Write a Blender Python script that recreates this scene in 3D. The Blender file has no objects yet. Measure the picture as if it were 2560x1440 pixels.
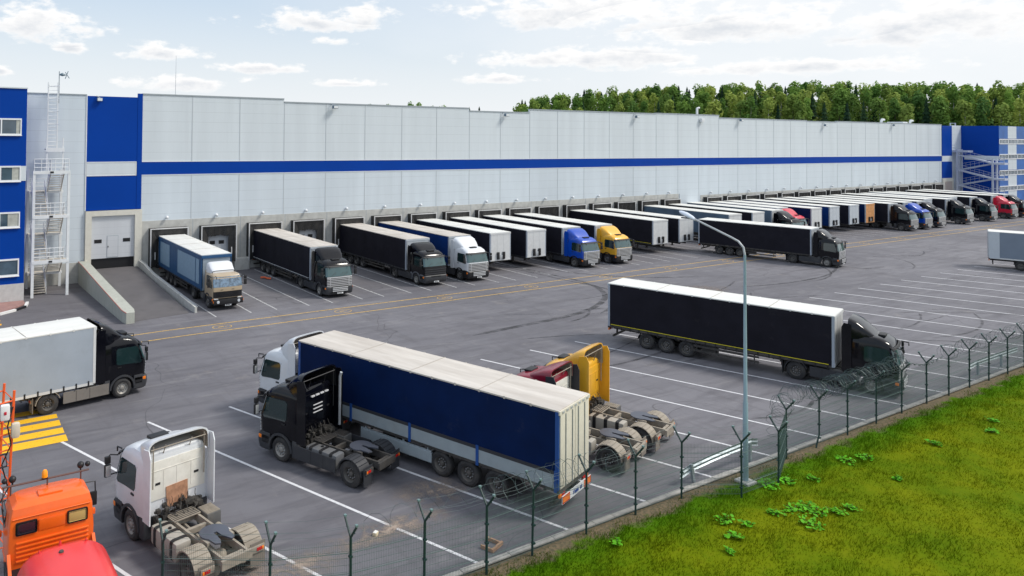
import bpy, bmesh, math, random
from mathutils import Vector, Matrix
random.seed(7)
R = math.radians
sc = bpy.context.scene
COL = sc.collection

# ------------------------------------------------------------------ camera
cam_d = bpy.data.cameras.new('camera'); cam = bpy.data.objects.new('camera', cam_d); COL.objects.link(cam)
F_, CX_, CY_, ROLL, PITCH, YAW, CH = 1853.43, 918.61, 294.35, .0096, -.0216, .5364, 14.017
s_, c_, sp_, cp_ = math.sin(YAW), math.cos(YAW), math.sin(PITCH), math.cos(PITCH)
fwd = Vector((s_*cp_, c_*cp_, -sp_)); upv = Vector((s_*sp_, c_*sp_, cp_)); rgt = Vector((c_, -s_, 0))
ri = rgt*math.cos(ROLL) + upv*math.sin(ROLL); ui = -rgt*math.sin(ROLL) + upv*math.cos(ROLL)
m = Matrix((ri, ui, -fwd)).transposed().to_4x4(); m.translation = (0, 0, CH)
cam.matrix_world = m
cam_d.sensor_fit = 'HORIZONTAL'; cam_d.sensor_width = 36; cam_d.lens = 36*F_/2560
cam_d.shift_x = (1280-CX_)/2560; cam_d.shift_y = -(720-CY_)/2560
cam_d.clip_start = .5; cam_d.clip_end = 6000
sc.camera = cam

# ------------------------------------------------------------------ exposure, world, sun
sc.view_settings.view_transform = 'Standard'; sc.view_settings.look = 'None'
sc.view_settings.exposure = 0.4; sc.view_settings.gamma = 1
SUN_AZ, SUN_EL = R(122), R(48)           # azimuth from +Y towards +X
w = bpy.data.worlds.new('World'); sc.world = w; w.use_nodes = True
nt = w.node_tree; N = nt.nodes; L = nt.links
bg = N['Background']; bg.inputs[1].default_value = .1
sky = N.new('ShaderNodeTexSky'); sky.sky_type = 'NISHITA'; sky.sun_disc = False
sky.sun_elevation = SUN_EL; sky.sun_rotation = SUN_AZ; sky.air_density = 1.2; sky.dust_density = 1.5; sky.ozone_density = 1.4
tc = N.new('ShaderNodeTexCoord'); sx = N.new('ShaderNodeSeparateXYZ'); L.new(tc.outputs['Generated'], sx.inputs[0])
def wm(op, a, b=None, c=None, clamp=False):
    n = N.new('ShaderNodeMath'); n.operation = op; n.use_clamp = clamp
    for i, v in enumerate((a, b, c)):
        if v is None: continue
        if isinstance(v, (int, float)): n.inputs[i].default_value = v
        else: L.new(v, n.inputs[i])
    return n.outputs[0]
az = wm('ARCTAN2', sx.outputs[0], sx.outputs[1]); el = wm('ARCSINE', sx.outputs[2])
cmb = N.new('ShaderNodeCombineXYZ'); L.new(az, cmb.inputs[0]); L.new(wm('MULTIPLY', el, 2.0), cmb.inputs[1])
def wnoise(scale, det, rough=.55, vec=None):
    n = N.new('ShaderNodeTexNoise'); n.inputs['Scale'].default_value = scale; n.inputs['Detail'].default_value = det
    n.inputs['Roughness'].default_value = rough; L.new(vec or cmb.outputs[0], n.inputs['Vector']); return n.outputs[0]
n1 = wnoise(22, 8, .6); n2 = wnoise(70, 5, .6); n3 = wnoise(7, 5, .5)
clouds = [(.1135, .129, .075, .029), (.4603, .147, .090, .018), (.5358, .163, .038, .018), (.2623, .1008, .058, .014), (.4919, .1229, .027, .009),
 (.3863, .0851, .068, .009), (.0752, .0713, .017, .008), (.2881, .0627, .078, .013), (.8152, .1597, .16, .030), (.9805, .1325, .15, .032),
 (1.1947, .1227, .12, .036), (.8402, .0977, .14, .019), (.5097, .0668, .05, .007), (.7131, .073, .062, .008), (1.0648, .0814, .14, .012), (.1557, .1027, .022, .008)]
mx = None; shade = None
for a, e, wa, we in clouds:
    u = wm('DIVIDE', wm('SUBTRACT', az, a), wa); v = wm('DIVIDE', wm('SUBTRACT', el, e), we)
    # flatter undersides
    v2 = wm('MULTIPLY', v, wm('MULTIPLY_ADD', wm('LESS_THAN', v, 0), .45, 1))
    d = wm('SUBTRACT', 1.0, wm('SQRT', wm('ADD', wm('MULTIPLY', u, u), wm('MULTIPLY', v2, v2))))
    lit = wm('MULTIPLY', v, wm('GREATER_THAN', d, -.35))
    mx = d if mx is None else wm('MAXIMUM', mx, d)
    shade = lit if shade is None else wm('ADD', shade, lit)
dens = wm('ADD', mx, wm('MULTIPLY_ADD', n1, 3.0, -1.38)); dens = wm('ADD', dens, wm('MULTIPLY_ADD', n2, .9, -.45))
mr = N.new('ShaderNodeMapRange'); mr.interpolation_type = 'SMOOTHSTEP'; L.new(dens, mr.inputs[0]); mr.inputs[1].default_value = .02; mr.inputs[2].default_value = .75
# broken high cloud everywhere above the strip, and a pale veil towards the horizon
mr2 = N.new('ShaderNodeMapRange'); mr2.interpolation_type = 'SMOOTHSTEP'; L.new(n3, mr2.inputs[0]); mr2.inputs[1].default_value = .38; mr2.inputs[2].default_value = .7
hi = wm('MULTIPLY', mr2.outputs[0], wm('MULTIPLY', wm('SUBTRACT', el, .2), 4, clamp=True), clamp=True)
veil = wm('SUBTRACT', 1.0, wm('MULTIPLY', el, 4.3, clamp=True)); veil = wm('POWER', veil, 1.6)
right = wm('MULTIPLY', wm('SUBTRACT', az, .25), 1.3, clamp=True)
veil = wm('MAXIMUM', wm('MULTIPLY', veil, .93), wm('MULTIPLY', right, wm('MULTIPLY_ADD', n3, .7, .50)), clamp=True)
shc = wm('MINIMUM', wm('MAXIMUM', shade, -1.0), 1.0)
shd = wm('ADD', wm('MULTIPLY_ADD', dens, -1.05, 1.42), wm('MULTIPLY_ADD', shc, .42, wm('MULTIPLY_ADD', n2, .8, -.4)), clamp=True)
cc = N.new('ShaderNodeMix'); cc.data_type = 'RGBA'; L.new(shd, cc.inputs[0]); cc.inputs[6].default_value = (5.7, 5.95, 6.3, 1); cc.inputs[7].default_value = (8.1, 8.0, 7.9, 1)
def wmix(f, a, b):
    n = N.new('ShaderNodeMix'); n.data_type = 'RGBA'; L.new(f, n.inputs[0])
    for i, v in ((6, a), (7, b)):
        if isinstance(v, tuple): n.inputs[i].default_value = v
        else: L.new(v, n.inputs[i])
    return n.outputs[2]
blue = wmix(wm('MULTIPLY', el, 3.5, clamp=True), (6.1, 6.7, 7.3, 1), (4.3, 5.5, 7.0, 1))
base = wmix(wm('ADD', .72, 0), sky.outputs[0], blue)
base = wmix(veil, base, (7.1, 7.3, 7.5, 1))
base = wmix(hi, base, (8.8, 8.8, 9.0, 1))
fin = wmix(mr.outputs[0], base, cc.outputs[2])
L.new(fin, bg.inputs[0])
sd = bpy.data.lights.new('sun', 'SUN'); sd.energy = 2.1; sd.angle = R(13); sd.color = (1, .95, .87)
so = bpy.data.objects.new('sun', sd); COL.objects.link(so)
dirv = Vector((math.sin(SUN_AZ)*math.cos(SUN_EL), math.cos(SUN_AZ)*math.cos(SUN_EL), math.sin(SUN_EL)))
so.rotation_euler = dirv.to_track_quat('Z', 'Y').to_euler(); so.location = dirv*200
sc.render.resolution_x = 1024; sc.render.resolution_y = 576
try: sc.cycles.max_bounces = 6; sc.cycles.transparent_max_bounces = 12
except Exception: pass

# ------------------------------------------------------------------ materials
MATS = {}
def mat(name, col, rough=.6, metal=0, var=.0, vscale=3, dirt=0, dcol=(.30, .26, .21), dscale=1.2, bump=0, bscale=40, spec=.5, coat=0, alpha=1, stretch=None, trans=0):
    if name in MATS: return MATS[name]
    m = bpy.data.materials.new(name); m.use_nodes = True; t = m.node_tree; n = t.nodes; l = t.links
    b = n['Principled BSDF']; b.inputs['Roughness'].default_value = rough; b.inputs['Metallic'].default_value = metal
    b.inputs['Base Color'].default_value = (*col, 1); b.inputs['Specular IOR Level'].default_value = spec; b.inputs['Coat Weight'].default_value = coat
    b.inputs['Coat Roughness'].default_value = .15
    if alpha < 1: b.inputs['Alpha'].default_value = alpha
    cur = None
    tcn = n.new('ShaderNodeTexCoord'); vec = tcn.outputs['Object']
    if stretch:
        mp = n.new('ShaderNodeMapping'); mp.inputs['Scale'].default_value = stretch; l.new(vec, mp.inputs[0]); vec = mp.outputs[0]
    def noise(sc_, det=5, ro=.6):
        q = n.new('ShaderNodeTexNoise'); q.inputs['Scale'].default_value = sc_; q.inputs['Detail'].default_value = det; q.inputs['Roughness'].default_value = ro
        l.new(vec, q.inputs['Vector']); return q.outputs[0]
    def mix(f, a, bb):
        q = n.new('ShaderNodeMix'); q.data_type = 'RGBA'; l.new(f, q.inputs[0])
        for i, v in ((6, a), (7, bb)):
            if isinstance(v, tuple): q.inputs[i].default_value = v
            else: l.new(v, q.inputs[i])
        return q.outputs[2]
    def ramp(f, lo, hi, a=0, bb=1):
        q = n.new('ShaderNodeMapRange'); l.new(f, q.inputs[0]); q.inputs[1].default_value = lo; q.inputs[2].default_value = hi; q.inputs[3].default_value = a; q.inputs[4].default_value = bb; return q.outputs[0]
    cur = (*col, 1)
    if var:
        cur = mix(ramp(noise(vscale), .3, .7), tuple(c*(1-var) for c in col)+(1,), tuple(min(1, c*(1+var)) for c in col)+(1,))
    if dirt:
        cur = mix(ramp(noise(dscale, 8, .7), .62-dirt*.45, .92-dirt*.3, 0, min(1, dirt+.25)), cur, (*dcol, 1))
    if not isinstance(cur, tuple): l.new(cur, b.inputs['Base Color'])
    if bump:
        bp = n.new('ShaderNodeBump'); bp.inputs['Strength'].default_value = bump; bp.inputs['Distance'].default_value = .02; l.new(noise(bscale, 3), bp.inputs['Height']); l.new(bp.outputs[0], b.inputs['Normal'])
    m['_h'] = 1; MATS[name] = m
    return m
def nodes(m):
    return m.node_tree.nodes, m.node_tree.links, m.node_tree.nodes['Principled BSDF']

# ------------------------------------------------------------------ mesh builder
class M:
    def __init__(s): s.v = []; s.f = []; s.mi = []
    def add(s, vs, fs, mi=0):
        o = len(s.v); s.v += [tuple(v) for v in vs]; s.f += [tuple(i+o for i in f) for f in fs]; s.mi += [mi]*len(fs); return s
    def box(s, x0, x1, y0, y1, z0, z1, mi=0):
        v = [(x, y, z) for z in (z0, z1) for x, y in ((x0, y0), (x1, y0), (x1, y1), (x0, y1))]
        return s.add(v, [(0, 3, 2, 1), (4, 5, 6, 7), (0, 1, 5, 4), (1, 2, 6, 5), (2, 3, 7, 6), (3, 0, 4, 7)], mi)
    def bev(s, x0, x1, y0, y1, z0, z1, b=.03, mi=0):
        # chamfered box
        bm = bmesh.new(); bmesh.ops.create_cube(bm, size=1)
        for v in bm.verts: v.co = ((x0+x1)/2+v.co.x*(x1-x0), (y0+y1)/2+v.co.y*(y1-y0), (z0+z1)/2+v.co.z*(z1-z0))
        bmesh.ops.bevel(bm, geom=bm.edges[:], offset=b, segments=2, profile=.6, affect='EDGES')
        bm.verts.index_update(); s.add([v.co[:] for v in bm.verts], [[v.index for v in f.verts] for f in bm.faces], mi); bm.free(); return s
    def obox(s, p, d, ln, wd, z0, z1, mi=0):
        # box starting at p (x,y) along unit dir d, centred width wd
        n = (-d[1], d[0]); a = [(p[0]+n[0]*wd/2*q, p[1]+n[1]*wd/2*q) for q in (-1, 1)]
        c = [a[0], (a[0][0]+d[0]*ln, a[0][1]+d[1]*ln), (a[1][0]+d[0]*ln, a[1][1]+d[1]*ln), a[1]]
        v = [(x, y, z) for z in (z0, z1) for x, y in c]
        return s.add(v, [(0, 3, 2, 1), (4, 5, 6, 7), (0, 1, 5, 4), (1, 2, 6, 5), (2, 3, 7, 6), (3, 0, 4, 7)], mi)
    def prism(s, pts, ax, a, b, mi=0):
        # polygon pts in the other two axes, extruded along ax ('x','y','z')
        n = len(pts)
        def P(p, t): return {'x': (t, p[0], p[1]), 'y': (p[0], t, p[1]), 'z': (p[0], p[1], t)}[ax]
        v = [P(p, a) for p in pts]+[P(p, b) for p in pts]
        return s.add(v, [tuple(range(n))[::-1], tuple(range(n, 2*n))]+[(i, (i+1) % n, n+(i+1) % n, n+i) for i in range(n)], mi)
    def tube(s, pts, r, n=6, mi=0, cap=True):
        pts = [Vector(p) for p in pts]; rr = r if isinstance(r, (list, tuple)) else [r]*len(pts); vs = []; fs = []
        up = None
        for i, p in enumerate(pts):
            t = (pts[min(i+1, len(pts)-1)]-pts[max(i-1, 0)]).normalized()
            a = Vector((0, 0, 1)) if abs(t.z) < .9 else Vector((1, 0, 0))
            u = t.cross(a).normalized() if up is None else (up-t*up.dot(t)).normalized()
            up = u; w_ = t.cross(u)
            for k in range(n):
                an = 2*math.pi*k/n; vs.append(p+(u*math.cos(an)+w_*math.sin(an))*rr[i])
        for i in range(len(pts)-1):
            for k in range(n):
                a = i*n+k; b = i*n+(k+1) % n; fs.append((a, b, b+n, a+n))
        if cap: fs += [tuple(range(n))[::-1], tuple(range((len(pts)-1)*n, len(pts)*n))]
        return s.add(vs, fs, mi)
    def lathe(s, prof, c, ax='y', n=24, mi=0, a0=0, a1=2*math.pi):
        # prof: list of (t along axis, radius)
        vs = []; fs = []; full = abs(a1-a0-2*math.pi) < 1e-6; cols = n if full else n+1
        for t, r in prof:
            for k in range(cols):
                an = a0+(a1-a0)*k/n; u = r*math.cos(an); w_ = r*math.sin(an)
                vs.append({'y': (c[0]+u, c[1]+t, c[2]+w_), 'x': (c[0]+t, c[1]+u, c[2]+w_), 'z': (c[0]+u, c[1]+w_, c[2]+t)}[ax])
        for i in range(len(prof)-1):
            for k in range(n):
                a = i*cols+k; b = i*cols+(k+1) % cols; fs.append((a, b, b+cols, a+cols))
        return s.add(vs, fs, mi)
    def sphere(s, c, r, n=10, mi=0, sz=1):
        pr = [(-math.cos(math.pi*i/n)*r*sz, max(.0001, math.sin(math.pi*i/n)*r)) for i in range(n+1)]
        return s.lathe(pr, c, 'z', 12, mi)
    def loft(s, rings, closed=True, caps=True, mi=0):
        n = len(rings[0]); vs = [p for r in rings for p in r]; fs = []
        for i in range(len(rings)-1):
            for k in range(n if closed else n-1):
                a = i*n+k; b = i*n+(k+1) % n; fs.append((a, b, b+n, a+n))
        if caps: fs += [tuple(range(n))[::-1], tuple(range((len(rings)-1)*n, len(rings)*n))]
        return s.add(vs, fs, mi)
    def mesh(s, name, mats, smooth=.6, fixn=True):
        me = bpy.data.meshes.new(name); me.from_pydata(s.v, [], s.f)
        for m_ in mats: me.materials.append(m_)
        me.polygons.foreach_set('material_index', s.mi)
        if fixn:
            bm = bmesh.new(); bm.from_mesh(me); bmesh.ops.recalc_face_normals(bm, faces=bm.faces[:]); bm.to_mesh(me); bm.free()
        if smooth:
            me.polygons.foreach_set('use_smooth', [True]*len(me.polygons)); me.set_sharp_from_angle(angle=smooth)
        me.update(); return me
CACHE = {}
def part(name, parent, key, mats, build, loc=None, smooth=.6):
    k = (key,)+tuple(m_.name for m_ in mats)
    if k not in CACHE:
        mb = M(); build(mb); CACHE[k] = mb.mesh(name, mats, smooth)
    o = bpy.data.objects.new(name, CACHE[k]); COL.objects.link(o)
    if parent: o.parent = parent
    if loc: o.location = loc
    return o
def tag(o, label=None, cat=None, group=None, kind=None):
    if label: o['label'] = label
    if cat: o['category'] = cat
    if group: o['group'] = group
    if kind: o['kind'] = kind
    return o
def thing(name, label, cat, loc=(0, 0, 0), rz=0, group=None, scale=None):
    o = bpy.data.objects.new(name, None); COL.objects.link(o); o.location = loc; o.rotation_euler = (0, 0, rz)
    if scale: o.scale = scale
    return tag(o, label, cat, group)
def solo(name, mats, build, label=None, cat=None, group=None, kind=None, smooth=.6):
    mb = M(); build(mb); me = mb.mesh(name, mats, smooth)
    o = bpy.data.objects.new(name, me); COL.objects.link(o); return tag(o, label, cat, group, kind)

# common materials
white = mat('white_paint', (.75, .77, .78), .45, var=.05, dirt=.12)
black = mat('black_plastic', (.010, .010, .012), .5)
dark = mat('dark_underframe', (.045, .042, .04), .75, var=.3, dirt=.35, dcol=(.17, .145, .12))
tan = mat('dusty_steel', (.33, .29, .235), .8, var=.25, vscale=6, dirt=.4, dcol=(.12, .10, .085), dscale=3)
tyre = mat('tyre_rubber', (.028, .028, .03), .85, dirt=.35, dcol=(.13, .115, .10), dscale=2)
rim = mat('rim_steel', (.12, .115, .11), .6, metal=.3, dirt=.4, dcol=(.14, .115, .09), dscale=5)
chrome = mat('chrome', (.62, .63, .64), .3, metal=.45, spec=.8)
glass = mat('window_glass', (.012, .03, .032), .06, spec=.9)
glassb = mat('windscreen_glass', (.018, .07, .075), .05, spec=1.0, coat=.5)
galv = mat('galvanised_steel', (.45, .47, .49), .5, metal=.35, var=.12)
red_l = mat('red_lens', (.5, .01, .01), .25); amber = mat('amber_lens', (.9, .22, .01), .3); lamp_g = mat('headlamp_glass', (.6, .63, .66), .1, spec=.9)
conc = mat('concrete', (.49, .49, .465), .85, var=.12, vscale=1.5, dirt=.25, dcol=(.28, .27, .25), dscale=.8, bump=.3)
# ------------------------------------------------------------------ ground
def asphalt_mat():
    m = bpy.data.materials.new('asphalt'); m.use_nodes = True; n, l, b = nodes(m)
    tcn = n.new('ShaderNodeTexCoord')
    def mp(scale, rot=0, off=(0, 0, 0)):
        q = n.new('ShaderNodeMapping'); q.inputs['Scale'].default_value = scale; q.inputs['Rotation'].default_value = (0, 0, rot); q.inputs['Location'].default_value = off; l.new(tcn.outputs['Object'], q.inputs[0]); return q.outputs[0]
    def noise(v, s, d=6, r=.6, dist=0):
        q = n.new('ShaderNodeTexNoise'); q.inputs['Scale'].default_value = s; q.inputs['Detail'].default_value = d; q.inputs['Roughness'].default_value = r; q.inputs['Distortion'].default_value = dist; l.new(v, q.inputs['Vector']); return q.outputs[0]
    def rng(f, lo, hi, a, bb):
        q = n.new('ShaderNodeMapRange'); l.new(f, q.inputs[0])
        for i, v in enumerate((lo, hi, a, bb)): q.inputs[i+1].default_value = v
        return q.outputs[0]
    def mix(f, a, bb, mode='MIX'):
        q = n.new('ShaderNodeMix'); q.data_type = 'RGBA'; q.blend_type = mode
        if isinstance(f, float): q.inputs[0].default_value = f
        else: l.new(f, q.inputs[0])
        for i, v in ((6, a), (7, bb)):
            if isinstance(v, tuple): q.inputs[i].default_value = v
            else: l.new(v, q.inputs[i])
        return q.outputs[2]
    iso = mp((1, 1, 1)); stx = mp((.22, 1.3, 1), R(-4)); sty = mp((1.6, .16, 1), R(19)); stz = mp((.3, 1.6, 1), R(35))
    c = mix(rng(noise(iso, .06, 4), .35, .65, 0, 1), (.124, .121, .137, 1), (.182, .178, .196, 1))
    c = mix(rng(noise(stx, .9, 6, .65, .6), .46, .72, 0, .75), c, (.090, .087, .099, 1))
    c = mix(rng(noise(sty, .8, 6, .65, .8), .52, .75, 0, .6), c, (.10, .095, .105, 1))
    c = mix(rng(noise(stz, .7, 6, .65, .9), .55, .75, 0, .5), c, (.25, .243, .25, 1))
    c = mix(rng(noise(iso, .35, 8, .7, .3), .60, .74, 0, .55), c, (.26, .24, .23, 1))
    c = mix(rng(noise(iso, 1.3, 8, .75), .66, .76, 0, .7), c, (.045, .043, .05, 1))
    c = mix(rng(noise(iso, .45, 7, .72, .4), .62, .72, 0, .35), c, (.07, .066, .072, 1))
    # brownish used strip by the docks
    sx_ = n.new('ShaderNodeSeparateXYZ'); l.new(tcn.outputs['Object'], sx_.inputs[0])
    dk = rng(sx_.outputs[1], 53, 60, 0, .55); c = mix(dk, c, mix(.5, c, (.115, .103, .10, 1)))
    c = mix(rng(noise(iso, 55, 3, .8), .3, .7, 0, 1), mix(1.0, c, (.84, .84, .84, 1), 'MULTIPLY'), mix(1.0, c, (1.16, 1.16, 1.16, 1), 'MULTIPLY'))
    # crack web
    vo = n.new('ShaderNodeTexVoronoi'); vo.feature = 'DISTANCE_TO_EDGE'; vo.inputs['Scale'].default_value = .07; l.new(mix(.12, iso, noise_c(n, l, iso)), vo.inputs['Vector'])
    c = mix(rng(vo.outputs['Distance'], .0, .0022, .55, 0), c, (.03, .03, .032, 1))
    l.new(c, b.inputs['Base Color']); l.new(rng(noise(iso, .5, 4), .3, .7, .62, .9), b.inputs['Roughness']); b.inputs['Specular IOR Level'].default_value = .35
    bp = n.new('ShaderNodeBump'); bp.inputs['Strength'].default_value = .25; bp.inputs['Distance'].default_value = .01; l.new(noise(iso, 70, 2), bp.inputs['Height']); l.new(bp.outputs[0], b.inputs['Normal'])
    return m
def noise_c(n, l, v):
    q = n.new('ShaderNodeTexNoise'); q.inputs['Scale'].default_value = .15; l.new(v, q.inputs['Vector']); 
    a = n.new('ShaderNodeVectorMath'); a.operation = 'MULTIPLY'; a.inputs[1].default_value = (60, 60, 60); l.new(q.outputs['Color'], a.inputs[0]); return a.outputs[0]
asphalt = asphalt_mat()
grassm = bpy.data.materials.new('grass_ground'); grassm.use_nodes = True
def grass_nodes(m, blade):
    n, l, b = nodes(m); tcn = n.new('ShaderNodeTexCoord'); b.inputs['Roughness'].default_value = .85; b.inputs['Specular IOR Level'].default_value = .03
    def noise(s, d=5, r=.6, st=None):
        v = tcn.outputs['Object']
        if st:
            q0 = n.new('ShaderNodeMapping'); q0.inputs['Scale'].default_value = st; q0.inputs['Rotation'].default_value = (0, 0, R(-30)); l.new(v, q0.inputs[0]); v = q0.outputs[0]
        q = n.new('ShaderNodeTexNoise'); q.inputs['Scale'].default_value = s; q.inputs['Detail'].default_value = d; q.inputs['Roughness'].default_value = r; l.new(v, q.inputs['Vector']); return q.outputs[0]
    def rng(f, lo, hi, a, bb):
        q = n.new('ShaderNodeMapRange'); l.new(f, q.inputs[0])
        for i, v in enumerate((lo, hi, a, bb)): q.inputs[i+1].default_value = v
        return q.outputs[0]
    def mix(f, a, bb):
        q = n.new('ShaderNodeMix'); q.data_type = 'RGBA'; l.new(f, q.inputs[0])
        for i, v in ((6, a), (7, bb)):
            if isinstance(v, tuple): q.inputs[i].default_value = v
            else: l.new(v, q.inputs[i])
        return q.outputs[2]
    k = 1.0
    c = mix(rng(noise(.35, 6, .6), .36, .62, 0, 1), (.088*k, .140*k, .002, 1), (.145*k, .176*k, .003, 1))
    c = mix(rng(noise(2.2, 7, .7), .54, .78, 0, .45), c, (.045*k, .115*k, .002, 1))
    c = mix(rng(noise(1.2, 7, .7, (1, 3.5, 1)), .55, .75, 0, .5), c, (.17*k, .175*k, .008, 1))
    # strip next to the kerb: greener, then bare earth
    sx_ = n.new('ShaderNodeSeparateXYZ'); l.new(tcn.outputs['Object'], sx_.inputs[0])
    def add(a, bb, mul):
        q = n.new('ShaderNodeMath'); q.operation = 'MULTIPLY_ADD'; l.new(a, q.inputs[0]); q.inputs[1].default_value = mul; l.new(bb, q.inputs[2]); return q.outputs[0]
    yy = add(noise(.9, 6, .65), sx_.outputs[1], 2.2)
    c = mix(rng(yy, 17.6, 19.0, 0, .8), c, (.045, .135, .003, 1))
    c = mix(rng(yy, 19.25, 19.6, 0, .95), c, mix(rng(noise(9, 4), .4, .6, 0, 1), (.17, .125, .085, 1), (.10, .085, .06, 1)) if not blade else (.09, .12, .02, 1))
    if not blade: c = mix(rng(noise(3.5, 8, .75), .66, .74, 0, .6), c, (.10, .085, .04, 1))
    l.new(c, b.inputs['Base Color'])
    if blade:
        tr = n.new('ShaderNodeBsdfTranslucent'); l.new(c, tr.inputs[0]); mx_ = n.new('ShaderNodeMixShader'); mx_.inputs[0].default_value = .4
        out = n['Material Output']; l.new(b.outputs[0], mx_.inputs[1]); l.new(tr.outputs[0], mx_.inputs[2]); l.new(mx_.outputs[0], out.inputs[0])
grass_nodes(grassm, False)
far_g = mat('far_ground', (.07, .10, .035), .9, var=.3, vscale=.02)
solo('ground', [far_g], lambda b: b.box(-2500, 3500, -2500, 4500, -1.2, -.35), kind='structure')
solo('asphalt_yard', [asphalt], lambda b: b.box(-80, 420, 18.95, 176, -.3, 0), kind='structure', smooth=0)
# grass verge with gentle undulation
def verge(b):
    xs = [-40+ i*1.5 for i in range(140)]; ys = [-24+i*1.05 for i in range(41)]
    ys = [y for y in ys if y < 18.7]+[18.93]; vs = []
    for y in ys:
        for x in xs:
            t = min(1, (18.93-y)/3)
            vs.append((x, y, -.02+t*(.10*math.sin(x*.31+y*.4)+.08*math.sin(x*.13-y*.27+1)+.03*math.sin(x*1.3)*math.sin(y*1.7))))
    n = len(xs); b.add(vs, [(j*n+i, j*n+i+1, (j+1)*n+i+1, (j+1)*n+i) for j in range(len(ys)-1) for i in range(n-1)])
def gh(x, y):
    t = max(0, min(1, (18.93-y)/3)); return -.02+t*(.10*math.sin(x*.31+y*.4)+.08*math.sin(x*.13-y*.27+1)+.03*math.sin(x*1.3)*math.sin(y*1.7))
solo('grass_verge', [grassm], verge, kind='structure')
blade_m = bpy.data.materials.new('grass_blade'); blade_m.use_nodes = True; grass_nodes(blade_m, True)
def blades(b):
    rnd = random.Random(3); vs = []; fs = []; cnt = 0
    def one(x, y, h, wd):
        nonlocal cnt
        a = rnd.random()*6.283; z = gh(x, y)-.01; lx = rnd.gauss(0, .5)*h+.15*h; ly = rnd.gauss(0, .5)*h
        dx = math.cos(a)*wd; dy = math.sin(a)*wd
        vs.extend([(x-dx, y-dy, z), (x+dx, y+dy, z), (x+lx, y+ly, z+h)]); fs.append((cnt, cnt+1, cnt+2)); cnt += 3
    for i in range(150000):
        u = rnd.random(); x = 13+u*u*58; x = 13+58*(u**1.35); y = 18.75-rnd.random()**1.1*(13.5)
        if x < 15 and y < 8: continue
        if x*.511+y*.86 > 62: continue
        nz = math.sin(x*1.9+math.sin(y*2.3))*math.sin(y*2.9+math.sin(x*1.4)); edge = 18.85-y
        if edge < .5 and rnd.random() > .25+.3*math.sin(x*1.7+3*math.sin(x*.6)): continue
        h = (.05+.05*rnd.random())*(1.25+.65*nz); 
        if .4 < edge < 2.2: h *= 1.5
        one(x, y, h, .008+.008*rnd.random())
    b.add(vs, fs)
mbg = M(); blades(mbg); og = bpy.data.objects.new('grass', mbg.mesh('grass', [blade_m], 0, fixn=False)); COL.objects.link(og)
tag(og, 'short yellow green grass covering the bank below the fence', 'grass', kind='stuff')
kerbm = mat('kerb_concrete', (.40, .385, .36), .85, var=.2, vscale=2, dirt=.3, dcol=(.2, .18, .15))
def kerb(b):
    x = -30
    while x < 260:
        b.bev(x, x+.985, 18.95, 19.17, -.1, .055+.008*math.sin(x*3), .012); x += 1.0
solo('kerb', [kerbm], kerb, kind='structure')
def paint(name, col, wear):
    m = bpy.data.materials.new(name); m.use_nodes = True; n, l, b = nodes(m); b.inputs['Base Color'].default_value = (*col, 1); b.inputs['Roughness'].default_value = .7
    tcn = n.new('ShaderNodeTexCoord'); q = n.new('ShaderNodeTexNoise'); q.inputs['Scale'].default_value = 6; q.inputs['Detail'].default_value = 8; q.inputs['Roughness'].default_value = .75; l.new(tcn.outputs['Object'], q.inputs['Vector'])
    r_ = n.new('ShaderNodeMapRange'); l.new(q.outputs[0], r_.inputs[0]); r_.inputs[1].default_value = wear-.13; r_.inputs[2].default_value = wear+.1; r_.inputs[3].default_value = 1; r_.inputs[4].default_value = .15
    l.new(r_.outputs[0], b.inputs['Alpha']); return m
wpaint = paint('worn_white_paint', (.66, .66, .68), .66); wpaint2 = paint('faded_white_paint', (.55, .55, .55), .56)
ypaint = paint('worn_yellow_paint', (.62, .39, .09), .60); ypaint2 = paint('bright_yellow_paint', (.85, .47, .015), .68)
TH = .3526; pd = (math.sin(TH), -math.cos(TH))
def bays(b):
    for i in range(-2, 34):
        x0 = 5.3536+4.1131*i; b.obox((x0, 36.3878), pd, (36.3878-19.2)/math.cos(TH), .13, .002, .006)
solo('parking_lines', [wpaint], bays, kind='structure')
def stalls(b):
    for k in list(range(0, 16))+list(range(17, 33)):
        c = 20.6+5.01*k
        for s in (-1.42, 1.42): b.box(c+s-.06, c+s+.06, 54.45, 71.5, .002, .006)
    for k in range(0, 0): pass
solo('dock_lines', [wpaint2], stalls, kind='structure')
def ylines(b):
    pts = [(11.4+i*1.5) for i in range(130)]
    for i in range(len(pts)-1):
        x0, x1 = pts[i], pts[i+1]
        f0 = -.25*max(0, 1-(x0-11.4)/5)**2; f1 = -.25*max(0, 1-(x1-11.4)/5)**2
        for y, s in ((52.42, 1), (50.5, 1)):
            b.add([(x0, y-.07+f0*s, .005), (x1, y-.07+f1*s, .005), (x1, y+.07+f1*s, .005), (x0, y+.07+f0*s, .005)], [(0, 1, 2, 3)])
    for k in range(14):
        cx = 18.6+9.95*k; cy = 51.5; n = 26
        for j in range(n):
            a0 = 6.2832*j/n; a1 = 6.2832*(j+1)/n
            b.add([(cx+.72*math.cos(a0), cy+.55*math.sin(a0), .006), (cx+.72*math.cos(a1), cy+.55*math.sin(a1), .006), (cx+.66*math.cos(a1), cy+.49*math.sin(a1), .006), (cx+.66*math.cos(a0), cy+.49*math.sin(a0), .006)], [(0, 1, 2, 3)])
        b.box(cx-.30, cx+.12, cy-.06, cy+.08, .004, .007); b.box(cx+.2, cx+.32, cy-.06, cy+.02, .004, .007)
solo('lane_lines', [ypaint], ylines, kind='structure', smooth=0)
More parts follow.
